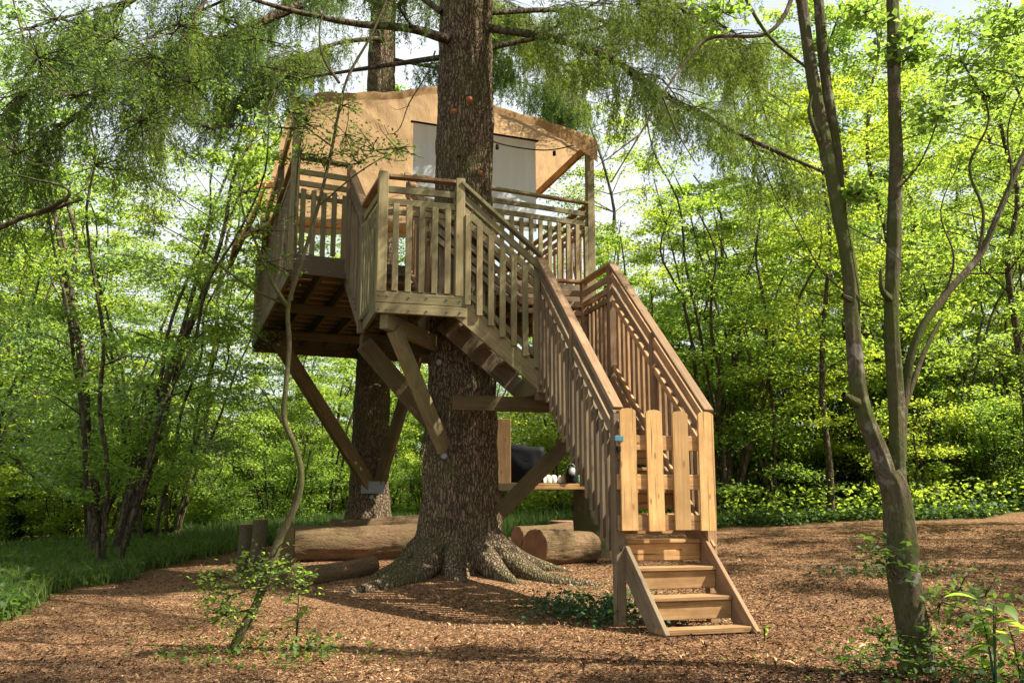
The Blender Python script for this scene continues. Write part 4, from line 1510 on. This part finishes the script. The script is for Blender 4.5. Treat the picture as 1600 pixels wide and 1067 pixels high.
KINDW = {'tall_a': 'slender', 'tall_b': 'leaning', 'tall_y': 'sunlit yellow', 'willow_a': 'silvery multi-stemmed',
         'hazel_a': 'bushy hazel-like', 'hazel_b': 'bushy hazel-like', 'shrub_a': 'dark green', 'shrub_y': 'mid green'}
ZONES = [(-0.50, 'at the far left edge'), (-0.38, 'left of the willow stems'), (-0.28, 'between the willow and the sapling'), (-0.19, 'just left of the back spruce'),
         (-0.08, 'between the two spruces'), (0.04, 'behind the kitchen shelf'), (0.14, 'behind the lower stairs'), (0.24, 'just right of the picket gate'),
         (0.34, 'midway between gate and forked tree'), (0.42, 'behind the forked tree'), (0.52, 'right of the forked tree'), (9, 'at the far right edge')]
DEPTHW = ['nearest the clearing', 'set back', 'in mid wood', 'deep in the wood', 'farthest back']


def zone(x, y):
    return next(w for lim, w in ZONES if x / y < lim)


def glade(x, y):
    return -0.34 < x / y < 0.07 and y < 36


def tree_label(key, x, y, row, iv):
    return KINDW[key] + ' tree ' + ('with ivy ' if iv is not None else '') + DEPTHW[row] + ', ' + zone(x, y)


KINDW['thin_a'] = 'thin-stemmed green'
KINDW['thin_y'] = 'thin-stemmed yellow green'
for i in range(44):
    px = -0.66 + 1.32 * (i + rr.random()) / 44
    y = rr.uniform(21.5, 32)
    if px < -0.28 and rr.random() < 0.5:
        y = rr.uniform(14.5, 22)
    kk = rr.choice(['thin_a', 'thin_y'])
    if glade(px * y, y) and rr.random() < 0.75:
        continue
    put_tree(kk, px * y, y, rr.uniform(0.8, 1.15), label=tree_label(kk, px * y, y, 0 if y < 24 else 1, None),
             group='thin stems at the edge of the wood')
# tall bright understorey that closes the gaps low down between the trunks
for i in range(34):
    px = -0.66 + 0.88 * (i + rr.random()) / 34
    y = rr.uniform(27, 42)
    ss = rr.uniform(0.8, 1.3)
    if glade(px * y, y):
        y = rr.uniform(36.5, 43)
    put_tree('bush_y', px * y, y, ss, label=('low ' if ss < 0.95 else 'large ' if ss > 1.15 else '') + 'sunlit yellow green bush ' + ('well back, ' if y > 34 else '') + zone(px * y, y),
             group='bright bushes deep in the wood', cat='bush', name='bush')
for i in range(16):
    px = 0.16 + 0.5 * (i + rr.random()) / 16
    y = rr.uniform(25, 34)
    put_tree('hazel_b', px * y, y, rr.uniform(0.6, 0.9), label='low bushy hazel in the right hand wood, ' + zone(px * y, y) + (', farther back' if y > 30 else ''), group='hazels in the right hand wood')
cnt = 0
# unseen trees added outside the right of the frame to dapple the clearing floor
for key, x, y, s_, lab in (('tall_a', 8.6, 2.6, 0.9, 'unseen slender green shade tree outside the right of the picture nearest the camera'),
                           ('tall_y', 11.8, 2.2, 0.95, 'unseen sunlit yellow shade tree outside the right of the picture beside the clearing'),
                           ('tall_b', 6.8, -0.6, 0.9, 'unseen leaning green shade tree beside the camera outside the right of the picture'),
                           ('thin_a', 11.2, 9.9, 1.2, 'unseen thin-stemmed green shade tree outside the right of the picture level with the stairs'),
                           ('thin_a', 13.2, 12.6, 1.3, 'unseen thin-stemmed green shade tree outside the right of the picture level with the spruce'),
                           ('thin_a', 11.6, 15.0, 1.2, 'unseen thin-stemmed green shade tree outside the right of the picture behind the spruce line')):
    put_tree(key, x, y, s_, label=lab)
for row, (Y0, Y1, n, span) in enumerate([(22.5, 25, 8, 0.72), (26, 30, 10, 0.70), (31, 37, 12, 0.68), (39, 48, 17, 0.68), (52, 64, 22, 0.70)]):
    for i in range(n):
        y = rr.uniform(Y0, Y1)
        x = (-span + 2 * span * (i + rr.random()) / n) * y
        sd = side_of(x, y)
        if sd == 'L' and row == 0:
            key = rr.choice(['willow_a', 'tall_a'])
        elif sd == 'R':
            key = rr.choice(['tall_a', 'tall_y', 'hazel_a', 'tall_b', 'tall_y'])
        else:
            key = rr.choice(['tall_a', 'tall_b', 'willow_a', 'tall_y'])
        if sd == 'L' and rr.random() < (0.2, 0.45, 0.5, 0.5, 0.4)[row]:
            continue
        if -0.2 < x / y < 0.1 and rr.random() < (1.0, 0.7, 0.5, 0.2, 0.2)[row]:
            continue
        if glade(x, y):
            continue
        gname, lab = GROUPS[sd]
        iv = rr.choice([None, None, 0, 1])
        put_tree(key, x, y, rr.uniform(0.85, 1.15) * (1.0 + 0.12 * row), label=tree_label(key, x, y, row, iv), group=gname, ivy=iv,
                 sz={'L': 0.62 if row < 2 else 0.75, 'M': 0.62, 'R': 0.55 if row < 2 and x / y < 0.32 else 0.95}[sd])
        cnt += 1

for i in range(46):
    t = i / 46
    px = -0.68 + 1.36 * t + rr.uniform(-0.01, 0.01)
    y = rr.uniform(21.5, 27) if px > -0.05 else rr.uniform(20.5, 30)
    if -0.25 < px < 0.05:
        y += 4
    x = px * y
    sd = side_of(x, y)
    where = {'L': 'behind the left grass verge', 'M': 'behind the treehouse', 'R': 'along the right back edge of the clearing'}[sd]
    kk = 'shrub_y' if rr.random() < 0.5 else 'shrub_a'
    if sd == 'L' and rr.random() < 0.3:
        continue
    ss = rr.uniform(0.7, 1.25)
    put_tree(kk, x, y, ss, label=('low ' if ss < 0.9 else 'tall ' if ss > 1.1 else 'waist-high ') + KINDW[kk] + ' shrub ' + zone(x, y), group='shrubs ' + where, cat='shrub', name='shrub')


# ================================================================== GROUND COVER
def scatter_cover(name, n, region, size, mat, label, cat, height=0.1, blades=False, hmax=0.4):
    pts = []
    tries = 0
    while len(pts) < n and tries < n * 8:
        tries += 1
        x, y = region()
        w = wildness(x, y)
        if w + 0.45 * noise.noise(Vector((x * 1.6, y * 1.6, 7.0))) < 0.30 + 0.45 * random.random():
            continue
        pts.append((x, y, ground_z(x, y)))
    pts = np.array(pts)
    m = len(pts)
    if blades:
        h = rng.uniform(0.3, 1.0, m) * hmax
        a = rng.uniform(0, 2 * np.pi, m)
        w = 0.006 + rng.random(m) * 0.006
        ln = rng.normal(0, 0.25, (m, 2))
        s = np.stack([np.cos(a), np.sin(a), np.zeros(m)], -1) * w[:, None]
        tip = pts + np.stack([ln[:, 0] * h, ln[:, 1] * h, h], -1)
        mid = pts + np.stack([ln[:, 0] * h * 0.3, ln[:, 1] * h * 0.3, h * 0.55], -1)
        V = np.stack([pts - s, pts + s, mid + s * 0.8, tip, mid - s * 0.8], 1).reshape(-1, 3)
        F = np.arange(5 * m).reshape(m, 5)
        me = np_mesh(name, V, F, M[mat], rng.random(m))
    else:
        p = pts + np.stack([np.zeros(m), np.zeros(m), rng.random(m) ** 1.5 * height + 0.01], -1)
        me = leaves_mesh(name, p, size, M[mat], narrow=0.8, tilt=0.5)
    o = mesh_obj(name, me)
    o['kind'] = 'stuff'
    tag(o, label, cat)


U_ = random.uniform
scatter_cover('verge_grass', 45000, lambda: (lambda y: (-4.9 - abs(random.gauss(0, 3.0)), y))(U_(6, 26)), 0, 'grass', 'tall green grass on the left verge', 'grass', blades=True, hmax=0.30)
scatter_cover('back_grass', 60000, lambda: (lambda y: (U_(-0.36 * y, 0.12 * y), y))(U_(18.6, 36)), 0, 'grass', 'long sunlit grass behind the logs and spruces', 'grass', blades=True, hmax=0.5)
scatter_cover('ivy_ground_cover', 42000, lambda: (lambda y: (U_(0.5, 0.68 * y), y))(18.6 + random.random() ** 1.6 * 12), 0.10, 'ivy', 'low dark ivy carpet along the right back edge of the clearing', 'ivy', height=0.22)
scatter_cover('verge_weeds', 34000, lambda: (lambda y: (-4.8 - random.random() ** 1.3 * 6, y))(U_(5.5, 22)), 0.08, 'leaf_shade', 'low leafy weeds among the left verge grass', 'weeds', height=0.22)


scatter_cover('undergrowth', 13000, lambda: (lambda y: (U_(0.14 * y, 0.68 * y), y))(20.2 + random.random() ** 1.3 * 9), 0.11, 'leaf', 'fresh green undergrowth standing above the ivy on the right', 'undergrowth', height=0.75)


def patch(name, cx, cy, rx, ry, n, size, mat, h, label, cat):
    x = cx + rng.normal(0, rx, n)
    y = cy + rng.normal(0, ry, n)
    cl = np.array([noise.noise(Vector((a * 3.0, b * 3.0, 5.0))) for a, b in zip(x, y)])
    k = cl > -0.12
    x, y = x[k], y[k]
    z = np.array([ground_z(a, b) for a, b in zip(x, y)]) + rng.random(len(x)) ** 1.4 * h + 0.01
    o = mesh_obj(name, leaves_mesh(name, np.stack([x, y, z], -1), size, M[mat], narrow=0.8, tilt=0.6))
    o['kind'] = 'stuff'
    tag(o, label, cat)


patch('ivy_patch', 0.95, 9.6, 0.42, 0.45, 2200, 0.055, 'ivy', 0.16, 'dark ivy patch growing at the foot of the stairs', 'ivy')
patch('ivy_patch', 5.1, 12.4, 0.5, 0.3, 500, 0.06, 'ivy', 0.12, 'small ivy patch on the chips behind the forked tree', 'ivy')
patch('weed_patch', -1.75, 7.0, 0.42, 0.30, 700, 0.045, 'leaf_shade', 0.14, 'low green weeds around the base of the crooked sapling', 'weeds')
patch('weed_patch', 3.1, 6.1, 0.45, 0.30, 900, 0.05, 'leaf_shade', 0.2, 'leafy weeds around the foot of the forked tree', 'weeds')


# big leaf plants
def leaf_plant(px, py, Y, n, size, h, label, seed, mat='leaf'):
    r_ = random.Random(seed)
    b = at(px, py, Y)
    x0, y0 = b.x, Y
    g = ground_z(x0, y0)
    root_o = thing('leafy_plant', label, 'plant', (x0, y0, g))
    tb = Tubes()
    lv = []
    for s in range(max(2, n // 5)):
        a = r_.uniform(0, 6.28)
        ln = r_.uniform(0.1, 0.35) * h
        hh = h * r_.uniform(0.6, 1.0)
        q = resample([(x0, y0, g - 0.03), (x0 + math.cos(a) * ln * 0.4, y0 + math.sin(a) * ln * 0.4, g + hh * 0.6), (x0 + math.cos(a) * ln, y0 + math.sin(a) * ln, g + hh)], 8)
        tb.add(q, np.linspace(0.007, 0.003, 8), 5)
        for k in range(5):
            lv.append((q[3 + min(4, k)], r_.uniform(0, 6.28)))
    mesh_obj('stem', tb.mesh('stem', M['ivy']), root_o)
    for p, a in lv:
        bm = bmesh.new()
        L = size * r_.uniform(0.7, 1.2)
        wd = L * 0.30
        prof = [(0, 0.02), (0.2, 0.75), (0.42, 1.0), (0.65, 0.8), (0.85, 0.42), (1.0, 0.0)]
        rows = []
        for t, w in prof:
            zc = 0.10 * L * math.sin(t * 2.2) - 0.28 * L * t * t
            rows.append([bm.verts.new((t * L, wd * w, zc + 0.12 * wd * w * 3)), bm.verts.new((t * L, 0, zc)), bm.verts.new((t * L, -wd * w, zc + 0.12 * wd * w * 3))])
        for r0_, r1_ in zip(rows[:-1], rows[1:]):
            bm.faces.new((r0_[0], r0_[1], r1_[1], r1_[0]))
            bm.faces.new((r0_[1], r0_[2], r1_[2], r1_[1]))
        me = bpy.data.meshes.new('leaf')
        bm.to_mesh(me)
        bm.free()
        at_ = me.attributes.new('tint', 'FLOAT', 'FACE')
        at_.data.foreach_set('value', [r_.uniform(0.3, 1.0)] * len(me.polygons))
        me.polygons.foreach_set('use_smooth', [True] * len(me.polygons))
        set_mat(me, M[mat])
        wm = Matrix.Translation(Vector(p)) @ Matrix.Rotation(a, 4, 'Z') @ Matrix.Rotation(r_.uniform(-0.5, 0.3), 4, 'Y')
        mesh_obj('leaf', me, root_o, wm)


leaf_plant(1555, 1060, 5.7, 22, 0.17, 0.55, 'large leaved plant at the bottom right corner', 1)
leaf_plant(1590, 1000, 6.0, 15, 0.13, 0.45, 'broad leaved seedling at the right edge behind the corner plant', 2)
leaf_plant(462, 1000, 7.3, 12, 0.115, 0.42, 'broad leaved seedling right of the crooked sapling', 3)
leaf_plant(1195, 1000, 7.9, 7, 0.05, 0.14, 'tiny weed sprouting beside the bottom of the stairs', 4)


# ================================================================== LOGS AND POSTS
def log(p0, p1, r0, r1, label, name='log', seed=0, hollow=False, group=None, mat='log_bark', cat='log', rough=0.24):
    p0, p1 = Vector(p0), Vector(p1)
    o = thing(name, label, cat, (p0 + p1) / 2, group)
    wm = Matrix.Translation((p0 + p1) / 2) @ (p1 - p0).to_track_quat('Z', 'Y').to_matrix().to_4x4()
    L = (p1 - p0).length
    n, sd = 46, 64
    zz = np.linspace(-L / 2, L / 2, n)
    pts = np.stack([0.02 * np.sin(zz * 2 + seed), 0.015 * np.cos(zz * 3 + seed), zz], -1)
    V = np.zeros((n, sd, 3))
    knots = [(random.uniform(0, 6.28), random.uniform(-L / 2, L / 2)) for _ in range(5)]
    for k in range(n):
        r = r0 + (r1 - r0) * k / (n - 1)
        for i in range(sd):
            a = 2 * math.pi * i / sd
            ca, sa = math.cos(a), math.sin(a)
            f = 1 + rough * 0.35 * noise.noise(Vector((ca * 1.3 + seed, sa * 1.3, zz[k] * 1.1)))
            f -= rough * 0.35 * max(0, 0.55 - 4 * abs(noise.noise(Vector((ca * 3.2, sa * 3.2 + seed, zz[k] * 0.8)))))
            f += rough * 0.16 * noise.noise(Vector((ca * 10, sa * 10 + seed, zz[k] * 4)))
            for ka, kz in knots:
                f += 0.10 * math.exp(-(((a - ka) * r) ** 2 + (zz[k] - kz) ** 2) / 0.002)
            V[k, i] = (pts[k, 0] + ca * r * f, pts[k, 1] + sa * r * f, zz[k])
    idx = np.arange(n * sd).reshape(n, sd)
    F = np.stack([idx[:-1], np.roll(idx[:-1], -1, 1), np.roll(idx[1:], -1, 1), idx[1:]], -1).reshape(-1, 4)
    mesh_obj('bark', np_mesh('bark', V.reshape(-1, 3), F, M[mat], smooth=True), o, wm)
    for z, r, sg in ((-L / 2, r0, -1), (L / 2, r1, 1)):
        bm = bmesh.new()
        bmesh.ops.create_cone(bm, cap_ends=True, segments=28, radius1=r * 1.0, radius2=r * 0.93, depth=0.02)
        me = bpy.data.meshes.new('end_grain')
        bm.to_mesh(me)
        bm.free()
        set_mat(me, M['endgrain'])
        m = wm @ Matrix.Translation(pts[0 if sg < 0 else -1]) @ Matrix.Translation((0, 0, 0)) @ (Matrix.Rotation(math.pi, 4, 'X') if sg < 0 else Matrix())
        mesh_obj('end_grain', me, o, m)
    return o


def gl_(x, y, r):
    return Vector((x, y, ground_z(x, y) + r))


a, c = at(838, 846, 13.6), at(930, 843, 14.1)
log((0.32, 13.4, ground_z(0.3, 13.4) + 0.235), (1.22, 14.25, ground_z(1.2, 14.2) + 0.22), 0.27, 0.245, 'short thick log lying right of the spruce roots with dark cut end', seed=1)
log((-3.72, 14.9, ground_z(-3.72, 14.9) + 0.24), (-1.45, 15.35, ground_z(-1.45, 15.35) + 0.24), 0.31, 0.30, 'long thick barkless log lying behind the square post', seed=2)
log((-2.72, 11.55, ground_z(-2.72, 11.55) + 0.10), (-1.86, 12.35, ground_z(-1.86, 12.35) + 0.11), 0.135, 0.125, 'slimmer smooth log lying in front of the long log', seed=3)
log((-3.6, 18.2, ground_z(-3.6, 18.2) + 0.26), (-1.6, 18.5, ground_z(-1.6, 18.5) + 0.30), 0.26, 0.26, 'pale log lying at the foot of the back spruce', seed=4)
log((0.1, 16.2, ground_z(0.1, 16.2) + 0.20), (1.9, 17.2, ground_z(1.9, 17.2) + 0.22), 0.24, 0.24, 'greyish log lying behind the short thick log', seed=5)
log((1.42, 15.1, ground_z(1.42, 15.1) - 0.1), (1.27, 15.05, 1.40), 0.40, 0.27, 'tall flared tree stump holding up the outdoor kitchen shelf', name='tree_stump', seed=6, cat='stump', mat='bark_smooth', rough=0.2)
log((0.95, 17.3, ground_z(0.95, 17.3) - 0.1), (0.95, 17.3, ground_z(0.95, 17.3) + 0.42), 0.24, 0.23, 'low round stump seat behind the short thick log', name='tree_stump', seed=7, cat='stump')
log((-1.95, 17.2, ground_z(-1.95, 17.2) - 0.1), (-1.95, 17.2, ground_z(-1.95, 17.2) + 0.40), 0.27, 0.26, 'low round stump seat left of the spruce trunk behind the long log', name='tree_stump', seed=8, cat='stump')

# posts at the left of the long log
pz = lambda x, y: ground_z(x, y) - 0.15
wp = thing('timber_post', 'square cut dark timber post in front of the long log', 'post', (-2.90, 11.75, ground_z(-2.90, 11.75)))
beam('shaft', (-2.90, 11.75, pz(-2.90, 11.75)), (-2.90, 11.75, 0.86), 0.23, 0.22, M['wood_dark'], wp, Vector((0.95, 0.3, 0)), ch=0.02)
log((-3.48, 12.6, pz(-3.5, 12.6)), (-3.48, 12.6, 0.95), 0.105, 0.10, 'round reddish brown post beside the crooked sapling', name='timber_post', seed=9, cat='post', mat='bark_smooth', rough=0.05)
log((-3.75, 12.9, pz(-3.75, 12.9)), (-3.75, 12.9, 0.88), 0.12, 0.11, 'greenish round post leftmost of the three posts', name='timber_post', seed=10, cat='post', mat='bark_smooth', rough=0.08)
bm = bmesh.new()
bmesh.ops.create_icosphere(bm, subdivisions=3, radius=0.17)
for v in bm.verts:
    v.co = v.co * (1 + 0.25 * noise.noise(v.co * 6)) * 1.0
    v.co.z *= 0.75
me = bpy.data.meshes.new('stone')
bm.to_mesh(me)
bm.free()
set_mat(me, plain_mat('grey_stone', (0.30, 0.30, 0.31), 0.8))
o = mesh_obj('stone', me, None, Matrix.Translation((-3.15, 12.45, ground_z(-3.15, 12.45) + 0.06)))
tag(o, 'grey stone lying between the posts at the end of the long log', 'stone')

# ================================================================== OUTDOOR KITCHEN SHELF
kz = at(880, 757, 14.9).z
kit = thing('kitchen_shelf', 'rough timber outdoor kitchen shelf behind the stairs brace', 'shelf', (0.5, 14.9, ground_z(0.5, 14.9)))
beam('shelf_board', (0.38, 14.85, kz), (1.30, 14.95, kz), 0.45, 0.05, M['wood_dark'], kit, Z)
beam('shelf_edge', (0.36, 14.61, kz - 0.035), (1.30, 14.71, kz - 0.035), 0.03, 0.09, M['wood_step'], kit, Z)
beam('shelf_box', (-0.25, 14.75, kz - 0.04), (0.38, 14.80, kz - 0.04), 0.40, 0.13, M['wood_dark'], kit, Z)
beam('upright', (-0.13, 14.6, kz - 0.05), (-0.13, 14.6, kz + 1.05), 0.22, 0.06, M['wood_step'], kit, Vector((0, 1, 0)))
beam('upright', (1.22, 15.2, ground_z(1.2, 15.2) - 0.1), (1.22, 15.2, kz - 0.03), 0.08, 0.08, M['wood_dark'], kit, Vector((1, 0, 0)))
beam('upright', (-0.2, 15.0, ground_z(-.2, 15.0) - 0.1), (-0.2, 15.0, kz - 0.05), 0.08, 0.08, M['wood_dark'], kit, Vector((1, 0, 0)))


def lathe(name, prof, mat, parent, wm, seg=24):
    V, F = [], []
    for r, z in prof:
        for i in range(seg):
            a_ = 2 * math.pi * i / seg
            V.append((r * math.cos(a_), r * math.sin(a_), z))
    for j in range(len(prof) - 1):
        for i in range(seg):
            F.append((j * seg + i, j * seg + (i + 1) % seg, (j + 1) * seg + (i + 1) % seg, (j + 1) * seg + i))
    me = np_mesh(name, V, F, mat, smooth=True)
    return mesh_obj(name, me, parent, wm)


# black sack on the shelf: soft crumpled box
bm = bmesh.new()
bmesh.ops.create_cube(bm, size=1.0, matrix=Matrix.Diagonal((0.66, 0.42, 0.62, 1)))
bmesh.ops.subdivide_edges(bm, edges=list(bm.edges), cuts=7, use_grid_fill=True)
for v in bm.verts:
    q = Vector(v.co)
    nrm = q.normalized()
    v.co = q * 0.72 + nrm * 0.10
    v.co += nrm * 0.045 * noise.noise(q * 7) + Vector((0, 0, 0.03 * noise.noise(q * 3)))
me = bpy.data.meshes.new('black_sack')
bm.to_mesh(me)
bm.free()
me.polygons.foreach_set('use_smooth', [True] * len(me.polygons))
set_mat(me, M['black'])
o = mesh_obj('black_sack', me, None, Matrix.Translation((0.20, 14.85, kz + 0.31)))
tag(o, 'black plastic sack standing on the kitchen shelf beside the upright', 'sack')
for i, (x, lab) in enumerate(((0.50, 'leftmost of the three upturned cream bowls on the kitchen shelf'), (0.59, 'middle one of the three upturned cream bowls on the kitchen shelf'), (0.68, 'rightmost of the three upturned cream bowls on the kitchen shelf'))):
    o = lathe('bowl', [(0.062, 0), (0.066, 0.02), (0.060, 0.07), (0.042, 0.115), (0.02, 0.13), (0.001, 0.132)], M['white_pot'], None, Matrix.Translation((x, 14.72 + 0.03 * i, kz + 0.025)))
    tag(o, lab, 'bowl', 'cream bowls on the kitchen shelf')
lan = thing('kettle', 'black camping kettle with shiny round lid leaning on the kitchen shelf', 'kettle', (0.97, 14.75, kz + 0.025))
lathe('body', [(0.001, 0), (0.085, 0), (0.092, 0.03), (0.088, 0.16), (0.075, 0.23), (0.04, 0.26), (0.001, 0.262)], M['black'], lan, Matrix.Translation((0.97, 14.75, kz + 0.025)))
lathe('lid', [(0.001, 0.0), (0.075, 0.0), (0.078, 0.012), (0.05, 0.03), (0.001, 0.034)], M['steel'], lan, Matrix.Translation((0.98, 14.66, kz + 0.20)) @ Matrix.Rotation(R(70), 4, 'X') @ Matrix.Rotation(R(20), 4, 'Y'))
tb = Tubes()
tb.add(resample([(0.90, 14.75, kz + 0.22), (0.91, 14.75, kz + 0.31), (0.99, 14.75, kz + 0.33), (1.04, 14.75, kz + 0.24)], 12), np.full(12, 0.008), 6)
mesh_obj('handle', tb.mesh('handle', M['steel']), lan)
for i, (x, h, c, lab) in enumerate(((0.78, 0.12, (0.75, 0.75, 0.72), 'small white jar between the bowls and the kettle'), (0.84, 0.13, (0.55, 0.28, 0.12), 'small orange brown jar just left of the kettle'), (1.09, 0.15, (0.25, 0.45, 0.2), 'green topped jar right of the kettle at the shelf end'))):
    o = lathe('jar', [(0.001, 0), (0.032, 0), (0.034, 0.02), (0.034, h * 0.75), (0.024, h * 0.85), (0.026, h), (0.001, h)], plain_mat('jar_glaze', c, 0.3), None, Matrix.Translation((x, 14.78, kz + 0.025)))
    tag(o, lab, 'jar')

# labels that still coincide get a further true distinction: nearer or farther, by distance
from collections import defaultdict
by = defaultdict(list)
for o in col.objects:
    if o.parent is None and 'label' in o.keys() and o.name.split('.')[0] in ('woodland_tree', 'shrub', 'bush'):
        by[o['label']].append(o)
for lab, obs in by.items():
    if len(obs) > 1:
        obs.sort(key=lambda q: q.location.y)
        words_ = ['nearer', 'farther'] if len(obs) == 2 else ['nearest', 'middle', 'farthest'] if len(obs) == 3 else []
        for w, o in zip(words_, obs):
            o['label'] = w + ' ' + lab.replace('midway between gate and forked tree', 'left of the forked tree').replace('with ivy in', 'in').replace('with ivy deep', 'deep').replace('nearest the clearing', 'at the clearing').replace('farthest back', 'far back')
